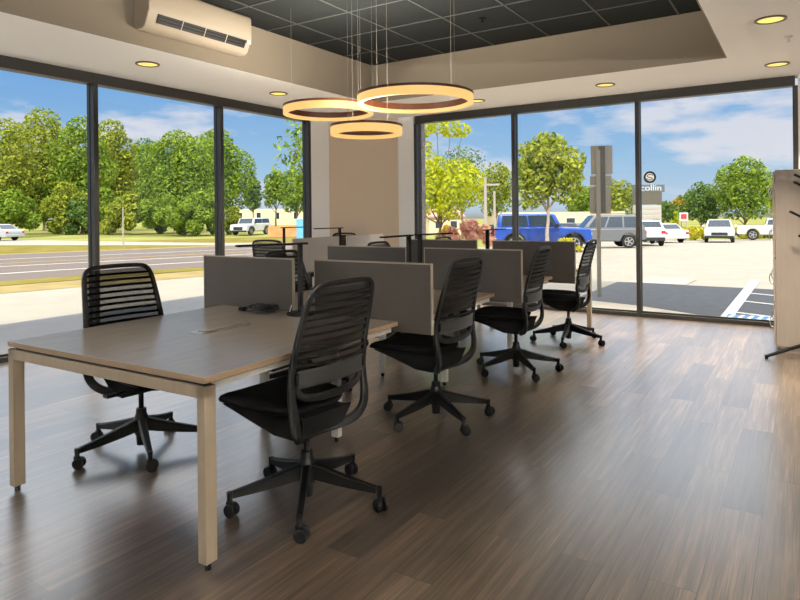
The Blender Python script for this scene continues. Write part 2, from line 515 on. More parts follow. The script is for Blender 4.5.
# ------------------------------------------------------------------ ring pendants
def pendant(c, R, angs, label):
    r = empty('ring_pendant_light', c, 0, label, 'pendant lamp', 'hanging ring lights')
    h = .084; w = .036
    gl = MB(); gl.lathe([(R, .022), (R, -h / 2), (R - w, -h / 2), (R - w, -.012), (R - w + .006, -.012), (R - .006, .022)], seg=96, closed_prof=True)
    gl.build('diffuser', M_ringglow, r, smooth=False)
    br = MB(); br.lathe([(R + .002, .022), (R + .002, h / 2), (R - w - .003, h / 2), (R - w - .003, -.012), (R - w + .007, -.012), (R - .007, .021)], seg=96, closed_prof=True)
    br.build('bronze_housing', M_ringbrown, r)
    top = ZC - c[2]
    for a in angs:
        # angle measured from the camera's right
        d = (RGT * math.cos(math.radians(a)) + FWD * math.sin(math.radians(a))) * (R - w / 2)
        wv = MB(); wv.tube((d.x, d.y, h / 2), (d.x, d.y, top), .0013, seg=6); wv.build('suspension_wire', M_wire, r)
    ld = bpy.data.lights.new('ring_lamp', 'AREA'); ld.shape = 'DISK'; ld.size = 2 * (R - w); ld.energy = 95 * R; ld.color = (1.0, .90, .76)
    lo = bpy.data.objects.new('ring_lamp', ld); COL.objects.link(lo)
    lo.location = (c[0], c[1], c[2] + h / 2); lo.rotation_euler = (PI, 0, 0)
pendant((-3.81, 4.68, 2.351), .428, (157, 45, 318), 'middle sized glowing ring pendant hanging on the left of the three')
pendant((-2.70, 4.45, 2.303), .48, (45, 135, 222, 310), 'largest glowing ring pendant, hanging highest and to the right')
pendant((-3.10, 4.31, 2.065), .302, (118, 242, 52), 'smallest glowing ring pendant, hanging lowest in front of the corner')

# ------------------------------------------------------------------ air conditioner
ac = empty('air_conditioner', (TX0 + t, 4.0, 3.0), 0, 'beige wall air conditioner on the bulkhead above the left windows', 'air conditioner')
D = .225
c = MB(); c.prism([(0, .04), (0, .385), (D - .02, .385), (D, .36), (D, .15), (D - .012, .135), (D - .06, .03), (D - .1, .005), (.05, 0)], 'y', -.6, .6)
c.build('casing', M_acwhite, ac, bevel=.008)
gq = MB(); gq.prism([(D - .010, .134), (D - .046, .062), (D - .040, .058), (D - .003, .132)], 'y', -.5, .53); gq.build('outlet_grille', M_dark, ac)
for k in range(2):
    q = (k + 1) / 3.0
    x0 = D - .008 - .036 * q; z0 = .134 - .074 * q
    v = MB(); v.box(x0 - .002, x0 + .009, -.5, .53, z0 - .0025, z0 + .0025); v.build('louvre', M_gray, ac)
for yy in (-.24, .02, .28):
    v = MB(); v.prism([(D - .006, .136), (D - .046, .058), (D - .038, .056), (D + .003, .134)], 'y', yy - .004, yy + .004); v.build('louvre_divider', M_acwhite, ac)
v = MB(); v.box(D - .002, D + .004, .535, .585, .1, .14); v.build('control_panel', M_white, ac)

# ------------------------------------------------------------------ office chair (faces -X)
def bx_of(z):
    P = [(.34, .03), (.352, .085), (.38, .135), (.42, .16), (.48, .165), (.56, .152), (.65, .15), (.75, .166), (.85, .192), (.95, .22), (1.0, .236), (1.06, .256)]
    for (z0, x0), (z1, x1) in zip(P, P[1:]):
        if z <= z1:
            q = max(0, (z - z0) / (z1 - z0)); return x0 + (x1 - x0) * q
    return P[-1][1]
def hw_of(z):
    P = [(.54, .236), (.65, .238), (.75, .233), (.85, .225), (.95, .215), (1.0, .208), (1.03, .195), (1.05, .165), (1.06, .13)]
    for (z0, x0), (z1, x1) in zip(P, P[1:]):
        if z <= z1:
            q = max(0, (z - z0) / (z1 - z0)); return x0 + (x1 - x0) * q
    return P[-1][1]

def make_chair():
    r = empty('office_chair')
    # base: hub, five legs with casters
    hub = MB(); hub.lathe([(.0001, .035), (.026, .035), (.030, .09), (.038, .10), (.040, .19), (.030, .215), (.027, .245), (.0001, .245)], seg=24)
    hub.build('base_hub', M_black, r, smooth=False)
    gp_ = MB(); gp_.tube((0, 0, .24), (0, 0, .36), .0145, seg=16); gp_.build('gas_lift', M_black, r)
    for k in range(5):
        a = 2 * PI * k / 5
        R = Matrix.Rotation(a, 4, 'Z')
        l = MB()
        rings = []
        for q in range(9):
            s_ = q / 8
            rad = .03 + .312 * s_
            zt = .192 - .082 * s_ - .004 * math.sin(PI * s_)
            hgt = .075 * (1 - s_) + .030 * s_
            wt = .046 * (1 - s_) + .028 * s_
            wb = wt * .7
            rings.append([R @ Vector((rad, -wt / 2, zt - .006)), R @ Vector((rad, -wt / 2 * .6, zt)), R @ Vector((rad, wt / 2 * .6, zt)), R @ Vector((rad, wt / 2, zt - .006)), R @ Vector((rad, wb / 2, zt - hgt)), R @ Vector((rad, -wb / 2, zt - hgt))])
        l.loft(rings)
        l.tube(R @ Vector((.355, 0, .108)), R @ Vector((.355, 0, .060)), .014, .012, seg=12)
        leg = l.build('leg', M_black, r)
        cs = MB()
        ca = a + (.9 if k % 2 else -.7) + k * .5
        C = Matrix.Translation(R @ Vector((.355, 0, 0))) @ Matrix.Rotation(ca, 4, 'Z')
        for sgn in (-1, 1):
            pr = [(.010, .0), (.026, .001), (.030, .004), (.030, .015), (.026, .018), (.010, .019)]
            ringz = []
            for (rad, off) in pr:
                ringz.append([C @ Vector((.010 + rad * math.cos(t_), sgn * (.006 + off), .030 + rad * math.sin(t_))) for t_ in [2 * PI * i / 18 for i in range(18)]])
            cs.loft(ringz)
        cs.tube(C @ Vector((.010, -.01, .030)), C @ Vector((.010, .01, .030)), .008, seg=8)
        cs.box(-.016, .014, -.006, .006, .035, .066, C)
        cs.build('caster', M_wheel, leg, smooth=False)
    # mechanism under the seat
    m_ = MB()
    prof = [(-.36, .45), (-.20, .405), (-.06, .345), (.05, .335), (.11, .36), (.14, .45)]
    wd = [.20, .19, .15, .13, .13, .16]
    m_.loft([[Vector((px, -ww, pz)), Vector((px, ww, pz)), Vector((px, ww + .01, .456)), Vector((px, -ww - .01, .456))] for (px, pz), ww in zip(prof, wd)])
    m_.build('tilt_mechanism', M_fabric, r, bevel=.01)
    lv = MB(); lv.tube((-.14, .10, .405), (-.14, .23, .40), .007, seg=8); lv.box(-.165, -.115, .22, .285, .392, .408); lv.build('adjustment_lever', M_black, r, bevel=.005)
    # seat
    def ring(z, ins, x0=-.43, x1=.10, hw=.235, droop=0.0):
        out = []
        for i in range(40):
            a = 2 * PI * i / 40
            ca, sa = math.cos(a), math.sin(a)
            e = .42
            px = math.copysign(abs(ca) ** e, ca); py = math.copysign(abs(sa) ** e, sa)
            xm, xh = (x0 + x1) / 2, (x1 - x0) / 2 - ins
            X = xm + px * xh; Y = py * (hw - ins) * (1 - .10 * max(0, px))
            q = max(0, (-.28 - X) / .15)
            out.append(Vector((X, Y, z - droop * q * q + .010 * abs(py) ** 4)))
        return out
    se = MB(); se.loft([ring(.452, .03, droop=.01), ring(.462, .006, droop=.02), ring(.482, .0, droop=.028), ring(.497, .010, droop=.03), ring(.503, .035, droop=.028), ring(.501, .12, droop=.0)])
    se.build('seat', M_fabric, r, smooth=True)
    pn = MB(); pn.loft([ring(.438, .07), ring(.446, .03), ring(.455, .016)]); pn.build('seat_pan', M_black, r)
    # back frame loop
    half = [(0.0, .345), (.07, .347), (.14, .355), (.19, .385), (.222, .435), (.234, .50), (.237, .57), (.238, .64), (.235, .71), (.229, .79), (.222, .88), (.214, .96), (.206, 1.005), (.188, 1.038), (.15, 1.054), (.07, 1.059), (0, 1.060)]
    rt = catmull([(bx_of(z), y_, z) for y_, z in half], 3)
    lf = [Vector((p.x, -p.y, p.z)) for p in rt]
    loop = rt + lf[-2:0:-1]
    n = len(loop)
    def wid(i): z = loop[i].z; return .046 if z < .45 else (.046 - (z - .45) / .2 * .012 if z < .65 else .034 - max(0, (z - .65)) * .02)
    fr = MB(); fr.sweep(loop, wid, lambda i: .030 if loop[i].z < .6 else .022, lambda i: (1, 0, -.18 if loop[i].z > .5 else .35), closed=True)
    cb = catmull([(bx_of(.66), .226, .66), (bx_of(.60), .212, .605), (bx_of(.56) + .006, .175, .563), (bx_of(.55) + .016, .09, .548), (bx_of(.55) + .02, 0, .545)], 4)
    cb = cb + [Vector((p.x, -p.y, p.z)) for p in cb[-2::-1]]
    fr.sweep(cb, .036, .022, lambda i: (1, 0, -.1))
    fr.build('back_frame', M_gray, r, smooth=False)
    bow = lambda y_, z: .035 * (1 - (y_ / hw_of(z)) ** 2)
    # sheer mesh
    ms = MB(); ms.grid(lambda u, v: Vector((bx_of(.565 + v * .475) - .012 + bow((2 * u - 1) * (hw_of(.565 + v * .475) - .008), .565 + v * .475), (2 * u - 1) * (hw_of(.565 + v * .475) - .008), .565 + v * .475)), 12, 16)
    ms.build('back_mesh', M_mesh, r, smooth=True)
    # slats
    for k in range(10):
        z = .700 + k * .0345
        pts = []
        for i in range(13):
            y_ = (2 * i / 12 - 1) * (hw_of(z) - .006)
            pts.append((bx_of(z) + bow(y_, z) - .002, y_, z))
        sl = MB(); sl.sweep(pts, .0155, .009, lambda i: (1, 0, -.3), seg=8); sl.build('back_slat', M_black, r)
    lb = MB()
    pts = []
    for i in range(13):
        y_ = (2 * i / 12 - 1) * .215
        pts.append((bx_of(.64) + bow(y_, .64) + .006, y_, .645))
    lb.sweep(pts, .082, .012, lambda i: (1, 0, -.05), seg=10); lb.build('lumbar_support', M_lumbar, r)
    for sgn in (-1, 1):
        lp = MB(); lp.box(bx_of(.65) + .008, bx_of(.65) + .026, sgn * .218 - .008, sgn * .218 + .008, .625, .675)
        lp.build('lumbar_slider', M_black, r, bevel=.004)
    return r

chair0 = make_chair()
CH = [(-1.985, 2.25, -4, 18, 'nearest black task chair, right of the front desk, seen from behind'),
      (-2.06, 3.62, -2, 40, 'black task chair second from the front on the right side of the bench'),
      (-2.085, 5.06, 4, 28, 'black task chair third from the front on the right side of the bench'),
      (-2.08, 6.47, 3, 62, 'farthest black task chair on the right side of the bench, nearest the front window'),
      (-3.25, 2.25, 175, 44, 'black slatted task chair on the left side of the front desk, facing across the table'),
      (-3.30, 3.76, 182, 10, 'black task chair behind the front left divider, only its rounded top edge showing'),
      (-3.46, 5.36, 183, 55, 'black task chair mostly hidden behind the second left divider, in front of the corner'),
      (-3.47, 6.76, 181, 20, 'black task chair mostly hidden behind the third left divider, against the red shrub')]
for i, (x, y, rz, bz, lb) in enumerate(CH):
    c = chair0 if i == 0 else copy_tree(chair0)
    c.location = (x, y, 0); c.rotation_euler = (0, 0, math.radians(rz))
    for ch in c.children:
        if ch.name.split('.')[0] in ('base_hub', 'leg'):
            ch.rotation_euler = (0, 0, math.radians(bz - rz))
    tag(c, lb, 'chair', 'black task chairs around the bench')
c = copy_tree(chair0); c.location = (-5.27, 5.53, 0); c.rotation_euler = (0, 0, math.radians(-82))
tag(c, 'black slatted task chair at the far left desk by the road window', 'chair', 'black task chairs around the bench')
c = copy_tree(chair0); c.location = (-5.92, 7.42, 0); c.rotation_euler = (0, 0, math.radians(97))
tag(c, 'black task chair seen through the narrow gap of the pale far dividers', 'chair', 'black task chairs around the bench')

# ------------------------------------------------------------------ benches
def desk_module(parent, y0, y1, near_end, far_end, x0=-.705, x1=.705, edge=True):
    """local frame: x across the bench, y along; parts of one desk"""
    zt = .745
    d = MB(); d.box(x0, x1, y0, y1, zt - .025, zt); top = d.build('desktop', M_lam, parent, bevel=.0015)
    e = MB(); e.box(x0 - .0015, x1 + .0015, y0 - .0015, y0 + .001, zt - .0245, zt - .001); e.box(x0 - .0015, x1 + .0015, y1 - .001, y1 + .0015, zt - .0245, zt - .001)
    e.box(x0 - .0015, x0 + .001, y0, y1, zt - .0245, zt - .001); e.box(x1 - .001, x1 + .0015, y0, y1, zt - .0245, zt - .001)
    e.build('edge_band', M_lamedge, top)
    for xs in (x0 + .05, x1 - .05):
        bm_ = MB(); bm_.box(xs - .02, xs + .02, y0 + .06, y1 - .02, zt - .06, zt - .037); bm_.build('side_beam', M_inleg, parent)
    for (flag, yy, sg) in ((near_end, y0, 1), (far_end, y1, -1)):
        if flag == 'end':
            ya, yb = sorted((yy, yy + sg * .055))
            rl = MB(); rl.box(x0, x1, ya, yb, zt - .085, zt - .037); rl.build('end_rail', M_leg, parent, bevel=.002)
            sp = MB(); sp.box(x0 + .05, x1 - .02, ya + .012, yb - .005, zt - .037, zt - .025); sp.build('shadow_gap_spacer', M_dark, parent)
            for xs in (x0, x1 - .045):
                lg = MB(); lg.box(xs, xs + .045, ya, yb, .03, zt - .037)
                l = lg.build('leg', M_leg, parent, bevel=.002)
                ft = MB(); ft.tube((xs + .0225, ya + .027, 0), (xs + .0225, ya + .027, .031), .013, seg=12); ft.build('levelling_foot', M_blackm, l)
        elif flag == 'inset':
            yy = y1 - .034
            rl = MB(); rl.box(-.36, .36, yy - .025, yy + .025, zt - .085, zt - .037); rl.build('inner_rail', M_inleg, parent)
            for xs in (-.29, .29):
                lg = MB(); lg.box(xs - .025, xs + .025, yy - .02, yy + .02, .03, zt - .037)
                l = lg.build('leg', M_inleg, parent, bevel=.002)
                ft = MB(); ft.tube((xs, yy, 0), (xs, yy, .031), .013, seg=12); ft.build('levelling_foot', M_blackm, l)

def power_flap(parent, x, y):
    z = .745
    f = MB(); f.box(x - .05, x + .05, y - .17, y + .17, z, z + .004); fl = f.build('power_flap', M_chrome, parent, bevel=.001)
    f2 = MB(); f2.box(x - .034, x + .036, y - .13, y + .13, z + .004, z + .012); f2.build('flap_lid', M_lam, fl, bevel=.003)

BX, BY, BR = -2.62, 1.58, math.radians(1.35)
Rb = Matrix.Translation((BX, BY, 0)) @ Matrix.Rotation(BR, 4, 'Z')
MODS = [(0, 1.395, 'end', 'inset', 'nearest beige double desk with the small steel power flap'),
        (1.425, 2.795, None, 'inset', 'beige double desk behind the first pair of taupe dividers'),
        (2.825, 4.195, None, 'inset', 'beige double desk between the second and third pairs of dividers'),
        (4.225, 5.63, None, 'end', 'beige double desk at the far window end of the bench')]
for (y0, y1, a, b_, lb) in MODS:
    q = empty('bench_desk', (BX, BY, 0), BR, lb, 'desk', 'desks of the long bench')
    desk_module(q, y0, y1, a, b_)
    power_flap(q, -.03, (y0 + y1) / 2 + .06)
    ym = (y0 + y1) / 2 - .13
    tr = MB(); tr.box(.46, .62, ym - .10, ym + .10, .65, .72); tr.build('under_desk_box', M_black, q, bevel=.006)

def divider(M_, x0, x1, label, group, m1, m2, y=0.0):
    """upright panel between two desks, in the local frame of matrix M_"""
    r = empty('desk_divider', (0, 0, 0), 0, label, 'divider', group)
    r.matrix_world = M_
    p = MB(); p.box(x0 + .006, x1 - .006, -.009, .009, .685, 1.074); p.build('panel', m1, r)
    e = MB(); e.box(x0, x1, -.0095, .0095, 1.072, 1.080); e.box(x0, x0 + .007, -.0095, .0095, .685, 1.0725); e.box(x1 - .007, x1, -.0095, .0095, .685, 1.0725)
    e.build('edge_band', m2, r)
    return r
names = ['nearest', 'second', 'third']
for k, yl in enumerate((1.41, 2.81, 4.21)):
    for (x0, x1, side) in ((-.895, -.075, 'left'), (.095, .925, 'right')):
        lb = {('left', 0): 'taupe desk divider on the left of the front desk, black lamp base before it',
              ('right', 0): 'large taupe desk divider just behind the nearest task chair',
              ('left', 1): 'taupe desk divider behind the front right one, its right end at two lamp posts',
              ('right', 1): 'taupe desk divider just behind the second task chair on the right',
              ('left', 2): 'low showing taupe divider farthest left, before the reddish shrub window',
              ('right', 2): 'taupe desk divider farthest right, in front of the blue off-road vehicle'}[(side, k)]
        divider(Rb @ Matrix.Translation((0, yl, 0)), x0, x1, lb, 'taupe dividers of the long bench', M_panel, M_paneledge)

# small bench by the corner; its long side runs along x, dividers along y
q = empty('corner_desk', (-5.62, 6.33, 0), PI / 2, 'pale desk near the corner column, mostly hidden behind the long bench', 'desk')
desk_module(q, -.62, .66, 'end', 'end', -.70, .70)
for (x0, x1, lb) in ((-.93, -.085, 'pale grey divider nearer us beside the corner column, left of the slim lamp post'),
                     (.085, .925, 'pale grey divider in front of the corner column, right of the slim lamp post')):
    divider(Matrix.Translation((-4.945, 6.33, 0)) @ Matrix.Rotation(PI / 2, 4, 'Z'), x0, x1, lb, 'pale dividers of the corner desk', M_panelb, M_paneledge)

# ------------------------------------------------------------------ task lamps
def make_lamp():
    r = empty('task_lamp')
    b_ = MB(); b_.lathe([(.0001, 0), (.085, 0), (.085, .010), (.078, .016), (.0001, .018)], seg=32); b_.build('base', M_blackm, r, smooth=False)
    p = MB(); p.box(-.018, .018, -.011, .011, .016, .432); p.build('post', M_blackm, r, bevel=.002)
    a = MB(); a.box(-.024, .024, -.045, .40, .428, .440); arm = a.build('light_bar', M_blackm, r, bevel=.002)
    l = MB(); l.box(-.018, .018, .03, .395, .4265, .4285); l.build('led_strip', M_white, arm)
    return r
lamp0 = make_lamp()
def rb(x, y): return Rb @ Vector((x, y, 0))
LP = [(rb(.055, 1.32), 157, 'black task lamp on the front desk, cable coiled at its base'),
      (rb(.0, 2.72), 182, 'black task lamp behind the front dividers, bar pointing left over the corner'),
      (rb(-.0, 2.90), -12, 'black task lamp close behind another, its bar pointing right'),
      (rb(.0, 4.30), -2, 'black task lamp standing before the reddish shrub and blue vehicle'),
      (Vector((-5.98, 6.36, 0)), -5, 'black task lamp at the far left desk against the orange fence'),
      (Vector((-4.99, 6.33, 0)), 168, 'slim black task lamp in the gap of the pale dividers by the column')]
for i, (p, rz, lb) in enumerate(LP):
    c = lamp0 if i == 0 else copy_tree(lamp0)
    c.location = (p.x, p.y, .7465); c.rotation_euler = (0, 0, math.radians(rz))
    tag(c, lb, 'lamp', 'black task lamps on the desks')
# coiled lamp cable
pts = []
cc = rb(-.165, 1.30)
for i in range(120):
    a = i * .42
    rr = .075 + .02 * math.sin(i * .37)
    pts.append((cc.x - .02 + rr * 1.1 * math.cos(a), cc.y - .05 + rr * .8 * math.sin(a), .756 + .014 * (1 + math.sin(i * .23)) + .00018 * i))
for k in range(10):
    pts.append((cc.x - .08 - .012 * k, cc.y - .10 + .006 * k, .772 - .0016 * k))
cb = MB(); cb.sweep(catmull(pts, 2), .009, .009, lambda i: (0.1, .1, 1), seg=6)
cable = cb.build('power_cable', M_black, smooth=True)
tag(cable, 'black power cable coiled beside the front lamp base', 'cable')
e_ = pts[-1]
pl = MB(); pl.box(e_[0] - .045, e_[0] + .005, e_[1] - .016, e_[1] + .016, .747, .772); pl.build('plug', M_black, cable, bevel=.005)
tg = MB(); tg.box(-.0006, .0006, -.016, .016, 0, .042, Matrix.Translation((cc.x + .17, cc.y - .02, .766)) @ Matrix.Rotation(.9, 4, 'Z') @ Matrix.Rotation(.3, 4, 'Y')); tg.build('cable_tag', M_white, cable)

# ------------------------------------------------------------------ lockers and coat stand
lk = empty('locker_cabinet', (-.25, 6.96, 0), 0, 'tall pale locker cabinet standing by the front window', 'locker')
c = MB(); c.box(.022, .52, 0, .9, .06, 1.735); c.box(.05, .52, .02, .88, 0, .06); c.build('carcass', M_locker, lk, bevel=.002)
for k in range(4):
    for j in range(2):
        d = MB(); d.box(0, .020, .004 + j * .45, .446 + j * .45, .068 + k * .415, .475 + k * .415); dd = d.build('door', M_locker, lk, bevel=.002)
        h = MB(); zc = .068 + k * .415 + .215; yy = .06 + j * .45
        h.sweep(catmull([(0, yy, zc - .05), (-.022, yy, zc - .045), (-.034, yy, zc), (-.022, yy, zc + .045), (0, yy, zc + .05)], 5), .009, .009, lambda i: (0, 1, 0), seg=8)
        h.build('handle', M_chrome, dd, smooth=True)
cs = empty('coat_stand', (.12, 6.80, 0), 0, 'black metal coat stand with slanting pegs beside the locker', 'coat stand')
p = MB(); p.tube((0, 0, .06), (0, 0, 1.78), .017, seg=16); p.build('post', M_blackm, cs)
for k, a in enumerate((205, 325, 270)):
    ca, sa = math.cos(math.radians(a)), math.sin(math.radians(a))
    f = MB(); f.sweep([(0, 0, .185), (ca * .47, sa * .47, .02)], .034, .026, lambda i: (0, 0, 1), seg=8); f.tube((ca * .46, sa * .46, 0), (ca * .46, sa * .46, .02), .013, seg=10); f.build('foot', M_blackm, cs)
for (z, a, ln) in ((1.565, 192, .205), (1.49, 200, .215), (1.205, 195, .25), (1.02, 205, .185), (1.62, 300, .19), (1.36, 270, .2), (1.12, 330, .2)):
    ca, sa = math.cos(math.radians(a)), math.sin(math.radians(a))
    f = MB(); f.tube((0, 0, z), (ca * ln * .95, sa * ln * .95, z + ln * .55), .011, seg=10); f.build('peg', M_blackm, cs)

# ------------------------------------------------------------------ rear of the room: unseen lamps added to fill the room with light
def fill_pendant(x, y, first=[None]):
    r = empty('fill_pendant_light', (x, y, 2.50))
    b_ = MB(); b_.box(-.09, .09, -.75, .75, 0, .05); b_.build('housing', M_white, r)
    for yy in (-.6, .6):
        w_ = MB(); w_.tube((0, yy, .05), (0, yy, (ZS if x > TX1 else ZC) - 2.50), .002, seg=6); w_.build('suspension_wire', M_wire, r)
    tag(r, 'unseen white linear pendant added as fill light in the rear', 'pendant lamp', 'added fill pendants in the rear')
    for (dz, rx, e) in ((.06, PI, EN_UP),):
        ld = bpy.data.lights.new('fill_lamp', 'AREA'); ld.shape = 'RECTANGLE'; ld.size = .16; ld.size_y = 1.4; ld.energy = e; ld.color = (1.0, .96, .90)
        lo = bpy.data.objects.new('fill_lamp', ld); COL.objects.link(lo); lo.location = (x, y, 2.50 + dz); lo.rotation_euler = (rx, 0, 0)
EN_UP = 1150
for (x, y) in ((2.1, -1.8), (2.1, 1.0), (-5.5, -.8)):
    fill_pendant(x, y)

# ------------------------------------------------------------------ outdoors: ground
GZ = -0.15
def ground(name, poly, z, m):
    s = MB(); f = s.quad([(p[0], p[1], 0) for p in poly])
    f.normal_update()
    if f.normal.z < 0: f.normal_flip()
    for D in list(range(14, 68, 4)) + [80, 110, 160]:
        bmesh.ops.bisect_plane(s.bm, geom=s.bm.verts[:] + s.bm.edges[:] + s.bm.faces[:], plane_co=FWD * D, plane_no=FWD)
    for q in [-.3, -.2, -.15, -.12, -.09, -.06, -.03, 0, .03, .1, .3]:
        bmesh.ops.bisect_plane(s.bm, geom=s.bm.verts[:] + s.bm.edges[:] + s.bm.faces[:], plane_co=(0, 0, 0), plane_no=(RGT - FWD * q).normalized())
    for v in s.bm.verts: v.co.z = gz(v.co.x, v.co.y) + (z - GZ)
    return struct(name, s, m, recalc=False)
ground('ground', [(-260, -60), (120, -60), (120, 260), (-260, 260)], GZ - .05, M_field)
# car park in front, side apron on the left
ground('pavement_lot', [(-13.6, -30), (90, -30), (90, 62), (-16, 62), (-16, 25)], GZ - .03, M_lot)
ground('pavement_asphalt', [(-3.4, 8.7), (30, 8.7), (30, 13.95), (-3.4, 13.95)], GZ - .02, M_asph)
s = MB(); s.prism([(-8.8, 8.6), (3.6, 8.6), (3.6, 9.02), (-.75, 9.02), (-1.17, 9.14), (-2.0, 9.6), (-2.85, 9.85), (-4.2, 10.4), (-8.8, 11.0)], 'z', GZ - .05, -.03)
struct('pavement_sidewalk', s, M_conc)
s = MB(); s.box(-8.9, XL - .15, -20, 11.9, GZ - .05, -.05); struct('pavement_side_walk', s, M_sidewalk)
ground('pavement_pale_patch', [(-3.2, 13.97), (-2.05, 13.97), (-2.0, 15.2), (-3.05, 15.5)], GZ - .018, M_conc)
tag(ground('bay_line', [(-1.02, 9.5), (-.86, 9.5), (-.80, 15.5), (-.98, 15.5)], GZ - .012, M_paintw), 'long white parking bay line on the asphalt', 'road marking')
bpy.data.objects['bay_line'].pop('kind', None)
def marking(name, poly, m, label, group=None):
    o = ground(name, poly, GZ - .011, m); del o['kind']; tag(o, label, 'road marking', group); return o
marking('aisle_stripe', [(-.86, 13.14), (1.2, 12.2), (1.2, 12.08), (-.86, 13.02)], M_paintw, 'white slanting aisle stripe farthest out beside the bay line')
marking('aisle_stripe', [(-.88, 11.96), (1.2, 11.0), (1.2, 10.88), (-.88, 11.84)], M_paintw, 'white slanting aisle stripe midway along the bay line')
marking('aisle_stripe', [(-.92, 10.62), (.2, 10.1), (.2, 9.98), (-.92, 10.5)], M_paintw, 'white slanting aisle stripe next to the blue hatched strip')
bs = MB(); bs.box(-.86, 1.6, 9.02, 9.42, GZ - .05, -.03)
blue = bs.build('painted_kerb_ramp', M_paintb); tag(blue, 'blue and white hatched kerb strip outside the front window', 'kerb')
ws = MB()
for k in range(22):
    x = -.85 + k * .108
    ws.quad([(x, 9.03, -.0285), (x + .045, 9.03, -.0285), (x + .085, 9.41, -.0285), (x + .04, 9.41, -.0285)])
ws.build('white_hatching', M_paintw, blue, recalc=False)
# the road past the left windows: d runs along it, n points away from the building
rd = Vector((.205, .979, 0)).normalized(); rn = Vector((-rd.y, rd.x, 0))
def rp(n, s): p = rn * n + rd * s; return (p.x, p.y)
def strip(name, n0, n1, z, m, s0=-60): return ground(name, [rp(n0, s0), rp(n1, s0), rp(n1, n1 - 1), rp(n0, n0 - 1)], z, m)
strip('ground_verge', 14.6, 16.4, GZ - .025, M_verge)
tag(strip('roadside_grass', 16.2, 17.3, GZ - .015, M_grass), 'dry grass strip along the near edge of the road', 'grass', kind='stuff')
strip('road', 17.3, 32.2, GZ - .016, M_road)
for (n0, w_, m, lb) in ((19.5, .16, M_paintw, 'white line nearest us on the road'), (22.7, .16, M_paintw, 'white line on the road between the near line and the yellow one'), (24.6, .16, M_painty, 'yellow centre line on the road'), (27.6, .16, M_paintw, 'white line on the far side of the road')):
    o = strip('lane_line', n0, n0 + w_, GZ - .010, m); del o['kind']; tag(o, lb, 'road marking')
strip('ground_far_verge', 32.2, 33.2, GZ - .014, M_verge)
tag(strip('median_grass', 33.2, 50, GZ - .024, M_grass), 'dry grass between the road and the far lane', 'grass', kind='stuff')
ground('road_far_lane', [(-80, 9), (-44.5, 20.2), (-30, 24.7), (-14, 30), (-16, 34.5), (-33, 28.2), (-62, 29), (-80, 24)], GZ - .006, M_lot)

